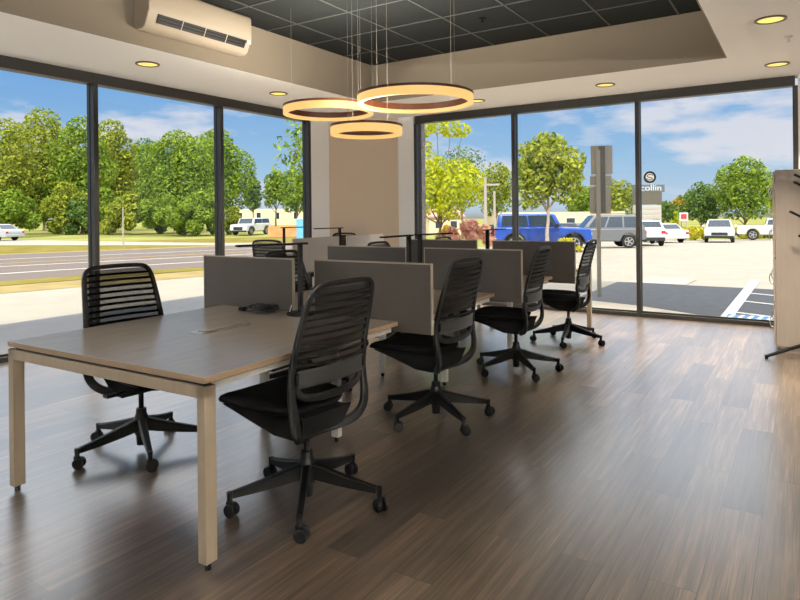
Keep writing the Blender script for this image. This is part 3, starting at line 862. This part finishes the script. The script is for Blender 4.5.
# ------------------------------------------------------------------ vehicles (front towards +X)
def vehicle(name, label, pos, rz, L, W, H, paint, style, group=None, cat='car'):
    r = empty(name, tuple(pos), math.radians(rz), label, cat, group)
    h = L / 2
    wr = {'sedan': .33, 'suv': .37, 'offroad': .42, 'pickup': .42}[style]
    xw = (-h + L * .205, h - L * .19)
    if style == 'sedan': hood, belt, deck = .78, .95, .98
    elif style == 'suv': hood, belt, deck = 1.02, 1.10, 1.12
    elif style == 'offroad': hood, belt, deck = 1.15, 1.22, 1.22
    else: hood, belt, deck = 1.12, 1.18, 1.22
    lo = .24 if style == 'sedan' else .34
    def arch(xc):
        return [(xc + (wr + .07) * math.cos(a), wr + (wr + .07) * math.sin(a)) for a in [PI * (8 - i) / 8 for i in range(9)]]
    sq = style == 'offroad'
    poly = [(-h + .04, lo + .12), (-h, .62), (-h + .04, belt - .12), (-h + .10, belt if not sq else belt)]
    poly += [(h - L * .30, belt), (h - L * .26 if not sq else h - L * .28, hood + .03), (h - .30 if not sq else h - .12, hood - .06 if not sq else hood - .02), (h - .06, hood - .22 if not sq else hood - .1), (h, .62), (h - .05, lo + .1)]
    bottom = []
    for xc in (xw[1], xw[0]):
        bottom += [p for p in arch(xc)[::-1] if p[1] > lo]
    poly += bottom
    b = MB(); b.prism([(px, pz) for px, pz in poly], 'y', -W / 2, W / 2)
    body = b.build('body', paint, r, bevel=.07, seg=3)
    # greenhouse
    if style == 'sedan': g4 = (-h + .55, -h + 1.25, h - 2.15, h - 1.35)
    elif style == 'suv': g4 = (-h + .06, -h + .42, h - 1.95, h - 1.28)
    elif style == 'offroad': g4 = (-h + .12, -h + .22, h - 1.75, h - 1.42)
    else: g4 = (-h + 2.0, -h + 2.2, h - 2.2, h - 1.55)
    yb, yt = W / 2 - .05, W / 2 - (.12 if sq else .22)
    bot = [Vector((g4[0], -yb, belt - .03)), Vector((g4[3], -yb, belt - .03)), Vector((g4[3], yb, belt - .03)), Vector((g4[0], yb, belt - .03))]
    tp = [Vector((g4[1], -yt, H)), Vector((g4[2], -yt, H)), Vector((g4[2], yt, H)), Vector((g4[1], yt, H))]
    mid = [b_ + (t_ - b_) * .9 for b_, t_ in zip(bot, tp)]
    q = MB(); q.loft([bot, mid, [p + (Vector((sum(v.x for v in tp) / 4, 0, H)) - p) * .06 for p in tp]]); q.build('cabin', paint, r, bevel=.05, seg=2)
    def face_quad(A, B, Cc, Dd, u0, u1, v0, v1, off):
        """panel on the bilinear face A(b-left) B(b-right) C(t-right) D(t-left)"""
        P = lambda u, v: (A * (1 - u) + B * u) * (1 - v) + (Dd * (1 - u) + Cc * u) * v
        nrm = (B - A).cross(Dd - A).normalized() * off
        pts = [P(u0, v0), P(u1, v0), P(u1, v1), P(u0, v1)]
        return [[p - nrm * .3 for p in pts], [p + nrm for p in pts]]
    n = 3 if style in ('suv',) else 2
    for sgn, (A, B, Cc, Dd) in ((-1, (bot[0], bot[1], tp[1], tp[0])), (1, (bot[2], bot[3], tp[3], tp[2]))):
        for k in range(n):
            u0, u1 = .05 + .90 * k / n + .015, .05 + .90 * (k + 1) / n - .015
            w_ = MB(); w_.loft(face_quad(A, B, Cc, Dd, u0, u1, .12, .86, .02)); w_.build('side_window', M_carglass, r)
    w_ = MB(); w_.loft(face_quad(bot[1], bot[2], tp[2], tp[1], .07, .93, .08, .92, .02)); w_.build('windscreen', M_carglass, r)
    w_ = MB(); w_.loft(face_quad(bot[3], bot[0], tp[0], tp[3], .08, .92, .2, .85, .02)); w_.build('rear_window', M_carglass, r)
    for xc in xw:
        for sgn in (-1, 1):
            tw = MB(); y0, y1 = sgn * (W / 2 - .22), sgn * (W / 2 + (.04 if sq else .005))
            ring = lambda rad, y_: [Vector((xc + rad * math.cos(a), y_, wr + rad * math.sin(a))) for a in [2 * PI * i / 24 for i in range(24)]]
            tw.loft([ring(wr - .03, y0), ring(wr, y0 + sgn * .03), ring(wr, y1 - sgn * .03), ring(wr - .03, y1), ring(wr * .66, y1 - sgn * .015)])
            wh = tw.build('wheel', M_tire, r)
            rm = MB(); yo = y1 - sgn * .005
            rm.loft([ring(wr * .66, y1 - sgn * .04), ring(wr * .66, yo), ring(wr * .58, yo), ring(wr * .55, y1 - sgn * .05)], False, True)
            for k in range(5):
                a = 2 * PI * k / 5
                M_ = Matrix.Translation((xc, yo - sgn * .015, wr)) @ Matrix.Rotation(a, 4, 'Y')
                rm.box(0, wr * .6, -.012, .012, -.035, .035, M_)
            rm.build('rim', M_rim, wh)
    for sgn in (-1, 1):
        l = MB(); l.box(h - .10, h - .005, sgn * (W / 2 - .26) - .16, sgn * (W / 2 - .26) + .16, hood - .36, hood - .22); l.build('headlamp', M_head, r, bevel=.02)
        l = MB(); l.box(-h + .0, -h + .10, sgn * (W / 2 - .14) - .12, sgn * (W / 2 - .14) + .12, belt - .32, belt - .14); l.build('tail_lamp', M_red, r, bevel=.02)
        l = MB(); l.box(g4[3] - .32, g4[3] - .14, sgn * (W / 2 + .09) - .09, sgn * (W / 2 + .09) + .09, belt + .0, belt + .15); l.build('mirror', paint if not sq else M_carblack, r, bevel=.03)
    gm = MB(); gm.box(h - .06, h + .012, -W * .27, W * .27, .56, hood - .26); gm.build('grille', M_carblack, r, bevel=.01)
    bp = MB(); bp.box(h - .16, h + .035, -W / 2 + .05, W / 2 - .05, .34, .52); bp.build('front_bumper', M_carblack if style != 'sedan' else paint, r, bevel=.03)
    bp = MB(); bp.box(-h - .03, -h + .14, -W / 2 + .05, W / 2 - .05, .34, .56); bp.build('rear_bumper', M_carblack if style != 'sedan' else paint, r, bevel=.03)
    if sq:
        for xc in xw:
            fl = MB()
            for sgn in (-1, 1):
                arc = [(xc + (wr + .10) * math.cos(a), sgn * (W / 2 + .05), wr + (wr + .10) * math.sin(a)) for a in [PI * i / 10 for i in range(11)]]
                fl.sweep(arc, .07, .16, lambda i: (0, 1, 0))
            fl.build('wheel_flare', M_carblack, r)
        sp = MB(); sp.tube((-h - .22, 0, .95), (-h - .01, 0, .95), .38, seg=24); sp.build('spare_wheel', M_tire, r)
    if style == 'pickup':
        cut = MB(); cut.box(-h + .08, g4[0] - .04, -W / 2 + .09, W / 2 - .09, belt - .02, belt + .006); cut.build('bed_cover', M_carblack, r)
    if style in ('suv', 'offroad') and not sq:
        for sgn in (-1, 1):
            rk = MB(); rk.sweep([(g4[1] + .1, sgn * (yt - .06), H - .01), (g4[1] + .16, sgn * (yt - .06), H + .05), (g4[2] - .2, sgn * (yt - .06), H + .05), (g4[2] - .12, sgn * (yt - .06), H - .01)], .03, .03, lambda i: (0, 1, 0)); rk.build('roof_rail', M_carblack, r)
    return r
vehicle('offroad_vehicle', 'blue boxy off-road vehicle parked behind the small street tree', gp(541, 31), 26, 4.6, 1.88, 1.86, M_blue, 'offroad')
vehicle('sport_utility_vehicle', 'large grey sport utility vehicle behind the back of the road sign', gp(599, 36), 208, 4.75, 1.95, 1.86, M_grey, 'suv')
vehicle('parked_car', 'dark parked car between the blue vehicle and the grey one', gp(566, 46), 170, 4.6, 1.8, 1.5, M_dcar, 'sedan')
vehicle('hatchback', 'white hatchback with a red tail lamp, just right of the window mullion', gp(643, 40), 112, 4.3, 1.82, 1.58, M_wcar, 'suv')
vehicle('white_sedan', 'low white sedan parked before the pylon sign and the slim conifer', gp(660, 47), 128, 4.7, 1.85, 1.40, M_wcar, 'sedan')
vehicle('white_crossover', 'white crossover facing us across the car park', gp(719, 46), -84, 4.6, 1.9, 1.62, M_wcar, 'suv')
vehicle('pickup_truck', 'white pickup truck partly hidden behind the locker', gp(776, 50.5), 4, 5.6, 2.0, 1.72, M_wcar, 'pickup')
vehicle('silver_sedan', 'silver sedan on the far lane at the left edge', gp(-7, 54), 196, 4.9, 1.85, 1.42, M_silver, 'sedan')
vehicle('work_truck', 'white truck standing by the orange fence across the road', gp(251, 68), -75, 5.2, 2.0, 1.8, M_wcar, 'offroad', cat='truck')

# ------------------------------------------------------------------ trees
def blob_crown(blobs, n, leaf, seed, m, name, parent, squash=1.0):
    rnd = random.Random(seed)
    tot = sum(b_[3] ** 2 for b_ in blobs)
    mb = MB(); bm = mb.bm
    for (bx_, by_, bz_, br_) in blobs:
        k = int(n * br_ ** 2 / tot)
        for _ in range(k):
            while True:
                v = Vector((rnd.uniform(-1, 1), rnd.uniform(-1, 1), rnd.uniform(-1, 1)))
                if 0.01 < v.length < 1: break
            rr = v.length
            v = v.normalized() * (rr ** .45)
            c = Vector((bx_, by_, bz_)) + Vector((v.x, v.y, v.z * squash)) * br_
            s_ = leaf * rnd.uniform(.6, 1.35)
            a = Vector((rnd.gauss(0, 1), rnd.gauss(0, 1), rnd.gauss(0, 1))).normalized()
            nn = (v.normalized() * .8 + Vector((rnd.gauss(0, .7), rnd.gauss(0, .7), rnd.gauss(0, .7) + .4))).normalized()
            u = nn.cross(a).normalized(); w_ = nn.cross(u)
            q = [c + u * s_, c + w_ * s_ * .45, c - u * s_, c - w_ * s_ * .45]
            bm.faces.new([bm.verts.new(p) for p in q])
    return mb.build(name, m, parent, recalc=False)

def tree(label, u, D, vtop, wpx, vlow, leafm, seed, n=8200, leaf=None, trunk=True, name='tree', cat='tree', group=None, barkm=None, nb=15, vbase=None, sprays=()):
    """a crown vtop..vlow tall and wpx wide as seen at distance D, on a trunk that reaches the ground"""
    p = gp(u, D)
    GB_ = p.z
    zt, zl = zat(u, vtop, D), max(zat(u, vlow, D), GB_ + .05)
    W = wpx / FPX * D / 2
    H = (zt - zl) / 2
    rnd = random.Random(seed * 13 + 1)
    r = empty(name, (p.x, p.y, GB_), rnd.uniform(0, 6), label, cat, group)
    blobs = []
    zc = (zt + zl) / 2 - GB_
    for k in range(nb):
        a = 2.4 * k + rnd.uniform(-.4, .4); f = (k + .5) / nb
        hz = -0.72 + 1.44 * f if trunk else -1.05 + 1.77 * f
        env = math.sqrt(max(.05, 1 - hz * hz)) if hz > 0 else (1.0 if not trunk else max(.86, math.sqrt(1 - hz * hz)))
        br = min(W, H) * rnd.uniform(.30, .50)
        rad = max(0, W * env - br * .8) * rnd.uniform(.6, 1.0)
        blobs.append((math.cos(a) * rad, math.sin(a) * rad, zc + hz * (H - br * .6), br))
    for (su, sv, sr_) in sprays:
        sp_ = gp(su, D) - p
        c_ = Matrix.Rotation(-r.rotation_euler.z, 3, 'Z') @ Vector((sp_.x, sp_.y, 0))
        blobs.append((c_.x, c_.y, zat(su, sv, D) - GB_, sr_ / FPX * D))
    blobs.append((0, 0, zc, min(W, H) * .62))
    blobs.append((0, 0, zc + H - min(W, H) * .45, min(W, H) * .42))
    if leaf is None: leaf = max(.07, .0029 * D)
    blob_crown(blobs, n, leaf, seed, leafm, 'crown', r, squash=.95)
    if trunk:
        t_ = MB(); th = zl - GB_
        rr = max(.06, .035 * (zt - GB_) * .5)
        pts = [Vector((0, 0, -.03)), Vector((.03 * th, 0, th * .5)), Vector((0, .02 * th, th)), Vector((.02, 0, zc + H * .35))]
        pts = catmull(pts, 4)
        nn = len(pts)
        t_.sweep(pts, lambda i: rr * 2 * (1 - .75 * i / nn), lambda i: rr * 2 * (1 - .75 * i / nn), lambda i: (1, 0, 0), seg=10)
        for k in range(5 + len(sprays)):
            b_ = blobs[k * 2 % nb] if k < 5 else blobs[nb + k - 5]
            e = Vector((b_[0], b_[1], b_[2])); s0 = Vector((0, 0, th * .9 + (zc - th) * .2 * rnd.random()))
            t_.sweep([s0, s0.lerp(e, .5) + Vector((0, 0, -.05 * H)), e], lambda i: rr * (.8 - .3 * i), lambda i: rr * (.8 - .3 * i), lambda i: (1, 0, .2), seg=6)
        t_.build('trunk', barkm or M_bark, r)
    return r
GL = 'trees across the road'
tree('olive green tree at the far left of the left window', 8, 78, 116, 74, 229, L_olive, 1, 9000, group=GL)
tree('tall rounded olive tree left of the first window mullion', 44, 100, 105, 78, 229, L_olive, 2, 12000, group=GL)
tree('green tree partly behind the first window mullion', 82, 82, 114, 66, 229, L_green, 3, 9500, group=GL)
tree('olive tree just right of the first window mullion', 112, 97, 117, 62, 229, L_olive, 4, 9000, group=GL)
tree('deep green tree in the dip of the skyline across the road', 146, 118, 136, 62, 229, L_deep, 5, 7500, group=GL)
tree('broad green tree filling the middle left window', 178, 79, 127, 88, 229, L_green, 6, 15000, group=GL)
tree('tall green tree behind the second window mullion', 218, 98, 126, 78, 229, L_green, 7, 12000, group=GL)
tree('slender dark conifer beyond the pale long building', 253, 116, 176, 20, 214, L_deep, 8, 1600, group=GL)
tree('young green tree right of the dark conifer', 276, 102, 169, 30, 212, L_green, 9, 2200, group=GL)
tree('bright green tree beside the left jamb of the corner', 297, 86, 164, 40, 218, L_green, 10, 3000, group=GL)
GB = 'bushes at the tree line'
for (lb, u, D, vt, w_, lm, sd) in [('dense bush at the foot of the tall olive tree', 38, 81, 182, 58, L_green, 21), ('bright bush left of the first mullion foot', 66, 77, 180, 58, L_olive, 22),
        ('olive bush right of the first mullion foot', 104, 77, 186, 58, L_green, 23), ('pale green bush behind the slatted task chair', 132, 74, 190, 62, L_olive, 24),
        ('low green bush at the road edge in the middle window', 165, 69, 192, 64, L_green, 25), ('round green bush beside the second mullion', 200, 67, 188, 58, L_green, 26), ('leafy bush under the far left olive tree', 14, 68, 188, 54, L_green, 51), ('dark bush just left of the first mullion', 84, 76, 196, 44, L_deep, 52), ('deep green bush right of the slatted task chair', 150, 74, 198, 50, L_deep, 53), ('wide low bush under the broad green tree', 184, 66, 200, 56, L_green, 54),
        ('small bush left of the white truck', 234, 71, 206, 24, L_olive, 27)]:
    tree(lb, u, D, vt, w_, 233, lm, sd, 5200, trunk=False, name='bush', cat='bush', group=GB, nb=6, leaf=.22)
# near the corner, both sides of the column
tree('leafy tree close outside, its twigs reaching in from the corner jamb', 318, 13, 104, 92, 200, L_green, 11, 900, leaf=.07, nb=12)
tree('yellow green tree outside the left end of the front window, twigs at the top', 440, 19, 154, 92, 226, L_yellow, 12, 5200, leaf=.075, nb=13, sprays=((424, 128, 11), (438, 125, 11), (452, 128, 11), (464, 130, 8), (428, 146, 5), (430, 160, 10)))
GF = 'trees beyond the car park'
tree('pale grey green tall tree behind the yellow tree', 462, 68, 142, 62, 214, L_deep, 14, 1980, group=GF)
tree('slim street tree in front of the blue off-road vehicle', 548, 25.5, 129, 84, 213, L_olive, 15, 4680, leaf=.12, barkm=M_bark2, nb=13)
tree('soft green tree between the street tree and the yellow tree', 497, 55, 160, 46, 220, L_olive, 16, 3060, group=GF)
tree('olive tree seen behind the street sign post', 612, 81, 177, 60, 222, L_olive, 17, 3420, group=GF)
tree('green tree low behind the grey vehicle', 584, 75, 184, 42, 222, L_green, 18, 2520, group=GF)
tree('dark green tree left of the biggest tree beyond the car park', 701, 81, 180, 58, 226, L_deep, 19, 3420, group=GF)
tree('biggest bright green tree on the right beyond the car park', 745, 73, 154, 66, 226, L_green, 20, 6480, group=GF)
tree('yellowish tree at the right end behind the locker edge', 786, 75, 168, 50, 226, L_yellow, 31, 2880, group=GF)
tree('small orange tinted tree behind the slim conifer', 681, 104, 196, 24, 222, L_orange, 32, 1440, group=GF)
tree('green tree peeping out right of the pylon sign', 667, 91, 200, 26, 224, L_deep, 33, 1260, group=GF)
tree('slim pointed conifer beside the pylon sign', 675.5, 60, 211, 9, 233, L_yellow, 34, 1260, name='conifer', leaf=.09, nb=5)
for (lb, u, D, vt, w_, lm, sd) in [('yellow hedge left of the white crossover', 693, 53, 226, 40, L_hedge, 41), ('yellow hedge right of the white crossover', 742, 58, 226.5, 36, L_hedge, 42), ('yellow hedge behind the white pickup truck', 775, 59, 226, 36, L_hedge, 43)]:
    tree(lb, u, D, vt, w_, 239, lm, sd, 7000, trunk=False, name='hedge', cat='hedge', group='yellow hedges', leaf=.15, nb=34)
tree('reddish shrub outside, behind the third lamp', 472, 21, 219, 56, 246, L_red, 44, 2700, trunk=False, name='shrub', cat='shrub', leaf=.10, nb=9)
tree('small orange flowering shrub left of the reddish one', 446, 23, 225, 26, 240, L_orange, 45, 1080, trunk=False, name='shrub', cat='shrub', leaf=.08, nb=5)
tree('low yellow green shrub in front of the blue vehicle', 569, 21, 238, 30, 252, L_hedge, 46, 1080, trunk=False, name='shrub', cat='shrub', leaf=.08, nb=6)

# ------------------------------------------------------------------ far buildings, fences, poles, signs
def facing(u, D, extra=0.0):
    """matrix standing at column u, distance D, x axis roughly along the view's right"""
    p = gp(u, D)
    a = math.atan2(RGT.y, RGT.x) + math.radians(extra)
    return p, a
def house(name, label, u, D, wpx, vtop, vbase, wm, rm, extra, depth=7, roof=True, windows=2, vroof=None):
    p, a = facing(u, D, extra)
    W = wpx / FPX * D; zt = zat(u, vtop, D) - p.z; z0 = -.03
    r = empty(name, (p.x, p.y, p.z), a, label, 'building')
    b_ = MB(); b_.box(-W / 2, W / 2, 0, depth, z0, zt); b_.build('wall', wm, r)
    if roof:
        rz_ = (zat(u, vroof, D) - p.z) if vroof else zt + 1.2
        q_ = MB(); q_.prism([(-.35, zt - .05), (depth / 2, rz_), (depth + .35, zt - .05), (depth + .35, zt + .1), (depth / 2, rz_ + .18), (-.35, zt + .1)], 'x', -W / 2 - .3, W / 2 + .3); q_.build('roof', rm, r)
    for k in range(windows):
        x = -W / 2 + W * (k + .6) / (windows + .2)
        w_ = MB(); w_.box(x - .5, x + .5, -.05, .02, zt * .35, zt * .8); f_ = w_.build('window', M_white, r)
        w_ = MB(); w_.box(x - .42, x + .42, -.07, -.045, zt * .35 + .08, zt * .8 - .08); w_.build('pane', M_carglass, f_)
    return r
house('house', 'tan house among the trees at the far left edge', -6, 122, 40, 206, 224, M_housew, M_roof, -10, windows=1, vroof=193)
house('long_building', 'pale long building across the road behind the white truck', 268, 130, 78, 209, 226, M_housew, M_pylonw, 0, roof=False, windows=4)
house('shed', 'low shed with a faded red roof beyond the yellow tree', 446, 80, 34, 217, 228, M_housew, M_pinkroof, 10, windows=2, vroof=210)
house('store_building', 'pale low store building far behind the parked vehicles', 560, 63, 130, 212, 226, M_housew, M_pylonw, 0, roof=False, windows=6)
p, a = facing(284, 57.5)
f_ = empty('board_fence', (p.x, p.y, p.z), a, 'orange board fence across the road right of the white truck', 'fence')
for k in range(14):
    x = -1.5 + k * .2
    q_ = MB(); q_.box(x, x + .185, 0, .03, 0, .95 + .02 * (k % 3)); q_.build('board', M_orange, f_)
q_ = MB(); q_.box(-1.5, 1.3, .03, .07, .25, .33); q_.box(-1.5, 1.3, .03, .07, .7, .78); q_.build('rail', M_orange, f_)
p = gp(301.5, 44)
bc = empty('portable_toilet', (p.x, p.y, p.z), a, 'pale blue cabin standing at the left corner jamb', 'cabin')
q_ = MB(); q_.box(-.32, .32, -.32, .32, 0, 1.5); q_.build('shell', M_bluecan, bc, bevel=.03)
q_ = MB(); q_.prism([(-.36, 1.5), (.36, 1.5), (.2, 1.62), (-.2, 1.62)], 'y', -.36, .36); q_.build('roof', M_white, bc, bevel=.02)
q_ = MB(); q_.box(-.24, .24, -.345, -.315, .08, 1.4); q_.build('door', M_bluecan, bc, bevel=.008)
def pole(u, D, vtop, rad, label, arm=False):
    p = gp(u, D); h = zat(u, vtop, D) - p.z
    r = empty('utility_pole', (p.x, p.y, p.z), math.atan2(RGT.y, RGT.x), label, 'pole', 'weathered poles')
    q_ = MB(); q_.tube((0, 0, -.03), (0, 0, h), rad, rad * .7, seg=10); q_.build('shaft', M_pole, r)
    if arm:
        q_ = MB(); q_.box(-.9, .9, -.05, .05, h - .55, h - .43); q_.build('crossarm', M_pole, r)
pole(485.5, 40, 177, .13, 'taller weathered pole left of the front window mullion', True)
pole(494.5, 44, 191, .11, 'shorter weathered pole beside the front window mullion')
pole(123, 40, 207, .05, 'thin pale pole on the grass across the road')
# road sign seen from behind
p, a = facing(598.5, 10.2)
rs = empty('road_sign', (p.x, p.y, -.03), a + math.radians(-8), 'back of a road sign with three grey plates on a steel post', 'road sign')
zz = lambda v: zat(600, v, 8.75) + .03
DS = None
dpost = FWD.dot(Vector((p.x, p.y, 0)))
Z = lambda v: zat(600, v, dpost) + .03
S_ = dpost / FPX
ch = MB(); ch.box(.015, .115, .0, .0215, Z(213), Z(146)); ch.build('back_channel', M_channel, rs, bevel=.004)
q_ = MB(); q_.box(-.032, .032, -.02, .02, 0, Z(150)); q_.build('post', M_signgrey, rs, bevel=.004)
for k, (v0, v1, x0, x1) in enumerate(((145.5, 174, -5.5, 15.5), (176, 185, -6.5, 14.5), (187, 213.5, -7, 13.5))):
    pl_ = MB(); pl_.box((x0 - 0) * S_ - .02, x1 * S_ - .02, .022, .028, Z(v1), Z(v0)); pl_.build('plate', M_signgrey, rs, bevel=.002)
st = MB()
for v in (175, 186): st.box(-7 * S_, 13 * S_, .012, .0215, Z(v) - .008, Z(v) + .008)
st.build('strap', M_chrome, rs)
# pylon sign of the dealership
p, a = facing(649.5, 60)
py = empty('pylon_sign', (p.x, p.y, p.z), a + math.radians(6), 'tall pylon sign with a round emblem on top beyond the car park', 'sign')
ZP = lambda v: zat(650, v, 60) - p.z
U = 60 / FPX
q_ = MB(); q_.box(-15 * U, 12.5 * U, 0, .5, 0, ZP(205)); cl = q_.build('clad_base', M_pylonw, py)
q_ = MB()
for v in (208.5, 213, 217.5, 222, 226.5): q_.box(-15 * U, 12.5 * U, -.02, .002, ZP(v) - .12, ZP(v) + .12)
q_.build('cladding_groove', M_signgrey, cl)
q_ = MB(); q_.box(-15 * U, 13 * U, -.04, .55, ZP(204.5), ZP(192)); q_.build('panel', M_pylon, py)
q_ = MB(); q_.box(-15 * U, 16 * U, -.06, .58, ZP(192), ZP(184.5)); hd = q_.build('header', M_pylontop, py, bevel=.03)
tx = bpy.data.curves.new('lettering', 'FONT'); tx.body = 'collin'; tx.size = .80; tx.extrude = .02; tx.align_x = 'CENTER'
to = bpy.data.objects.new('lettering', tx); COL.objects.link(to); to.parent = hd
to.location = (1.5 * U, -.075, ZP(190.6)); to.rotation_euler = (PI / 2, 0, 0); to.scale = (1.25, 1, 1)
bpy.context.view_layer.update()
me_ = bpy.data.meshes.new_from_object(to); me_.materials.clear(); me_.materials.append(M_wcar)
tm_ = to.matrix_basis.copy(); bpy.data.objects.remove(to)
to = bpy.data.objects.new('lettering', me_); COL.objects.link(to); to.parent = hd; to.matrix_basis = tm_
q_ = MB(); q_.lathe([(.0001, -.06), (.62, -.06), (.62, .06), (.0001, .06)], seg=36)
em = q_.build('emblem_disc', M_pylonw, py)
em.rotation_euler = (PI / 2, 0, 0); em.location = (1.5 * U, .2, ZP(177)); em.scale = (1, .92, 1)
q_ = MB(); q_.lathe([(.43, .05), (.62, .05), (.62, .085), (.43, .085)], seg=36, closed_prof=True); q_.build('emblem_ring', M_blackm, em)
sw = [(.26, .13), (.10, .24), (-.12, .22), (-.22, .08), (-.08, -.02), (.12, -.04), (.2, -.14), (.06, -.24), (-.16, -.22), (-.28, -.12)]
q_ = MB(); q_.sweep(catmull([(x_ * 1.2, y_ * 1.2, .075) for x_, y_ in sw], 4), .09, .04, lambda i: (0, 0, 1)); q_.build('emblem_swirl', M_trimring, em)
# small red and white roadside sign
p, a = facing(683.5, 62)
sg = empty('roadside_sign', (p.x, p.y, p.z), a, 'small red and white sign beside the slim conifer', 'sign')
U = 62 / FPX; ZS2 = lambda v: zat(683, v, 62) - p.z
q_ = MB(); q_.box(-4 * U, 4.5 * U, 0, .15, ZS2(221), ZS2(212.5)); bd = q_.build('board', M_wcar, sg)
q_ = MB(); q_.box(-2.6 * U, 3 * U, -.02, .002, ZS2(219), ZS2(214)); q_.build('red_field', M_redsign, bd)
q_ = MB(); q_.box(-3.4 * U, -2.6 * U, .02, .12, 0, ZS2(221)); q_.build('leg', M_signgrey, sg)
q_ = MB(); q_.box(3 * U, 3.8 * U, .02, .12, 0, ZS2(221)); q_.build('leg', M_signgrey, sg)

# ------------------------------------------------------------------ sky, sun, view
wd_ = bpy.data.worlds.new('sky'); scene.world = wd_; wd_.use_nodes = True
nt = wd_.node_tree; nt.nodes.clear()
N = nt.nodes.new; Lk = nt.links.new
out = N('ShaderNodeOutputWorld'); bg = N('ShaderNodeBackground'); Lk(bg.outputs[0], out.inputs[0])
tc = N('ShaderNodeTexCoord'); sep = N('ShaderNodeSeparateXYZ'); Lk(tc.outputs['Generated'], sep.inputs[0])
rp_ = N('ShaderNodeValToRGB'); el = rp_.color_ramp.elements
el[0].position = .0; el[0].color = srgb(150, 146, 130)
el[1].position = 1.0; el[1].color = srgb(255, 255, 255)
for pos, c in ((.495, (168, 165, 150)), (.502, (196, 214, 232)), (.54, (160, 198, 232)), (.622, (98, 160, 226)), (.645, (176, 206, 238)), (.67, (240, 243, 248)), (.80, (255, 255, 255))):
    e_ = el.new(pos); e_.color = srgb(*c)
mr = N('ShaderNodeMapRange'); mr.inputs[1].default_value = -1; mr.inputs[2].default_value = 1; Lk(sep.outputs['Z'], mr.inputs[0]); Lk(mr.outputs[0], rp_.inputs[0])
mp = N('ShaderNodeMapping'); mp.inputs['Scale'].default_value = (1.0, 1.0, 3.4); mp.inputs['Location'].default_value = (7.9, 1.2, 2.2); Lk(tc.outputs['Generated'], mp.inputs[0])
nz = N('ShaderNodeTexNoise'); nz.inputs['Scale'].default_value = 4.2; nz.inputs['Detail'].default_value = 8; nz.inputs['Roughness'].default_value = .55; Lk(mp.outputs[0], nz.inputs['Vector'])
cr_ = N('ShaderNodeValToRGB'); cr_.color_ramp.elements[0].position = .51; cr_.color_ramp.elements[1].position = .61; Lk(nz.outputs['Fac'], cr_.inputs[0])
up_ = N('ShaderNodeMapRange'); up_.inputs[1].default_value = .0; up_.inputs[2].default_value = .04; Lk(sep.outputs['Z'], up_.inputs[0])
ml = N('ShaderNodeMath'); ml.operation = 'MULTIPLY'; Lk(cr_.outputs[0], ml.inputs[0]); Lk(up_.outputs[0], ml.inputs[1])
ml2 = N('ShaderNodeMath'); ml2.operation = 'MULTIPLY'; ml2.inputs[1].default_value = .8; Lk(ml.outputs[0], ml2.inputs[0])
mx = N('ShaderNodeMix'); mx.data_type = 'RGBA'; Lk(ml2.outputs[0], mx.inputs[0]); Lk(rp_.outputs[0], mx.inputs[6]); mx.inputs[7].default_value = srgb(236, 232, 238)
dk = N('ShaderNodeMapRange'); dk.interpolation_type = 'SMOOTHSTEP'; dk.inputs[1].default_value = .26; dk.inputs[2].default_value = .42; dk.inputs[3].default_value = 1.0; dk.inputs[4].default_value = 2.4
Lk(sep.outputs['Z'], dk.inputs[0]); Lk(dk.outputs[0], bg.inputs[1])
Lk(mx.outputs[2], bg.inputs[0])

sd = bpy.data.lights.new('sun', 'SUN'); sd.energy = 4.3; sd.angle = math.radians(.6); sd.color = (1.0, .95, .86)
so = bpy.data.objects.new('sun', sd); COL.objects.link(so)
hd_ = Vector((-.40, .90, 0)).normalized(); elev = math.radians(43)
ldir = Vector((hd_.x * math.cos(elev), hd_.y * math.cos(elev), -math.sin(elev)))
so.rotation_euler = ldir.to_track_quat('-Z', 'Y').to_euler()

scene.view_settings.view_transform = 'Standard'
scene.view_settings.look = 'None'
scene.view_settings.exposure = 0.0
scene.view_settings.gamma = 1.0
scene.view_settings.use_curve_mapping = False
scene.cycles.max_bounces = 8
scene.cycles.diffuse_bounces = 4
scene.cycles.glossy_bounces = 4
scene.cycles.transparent_max_bounces = 16
scene.cycles.sample_clamp_indirect = 6
scene.cycles.use_denoising = True
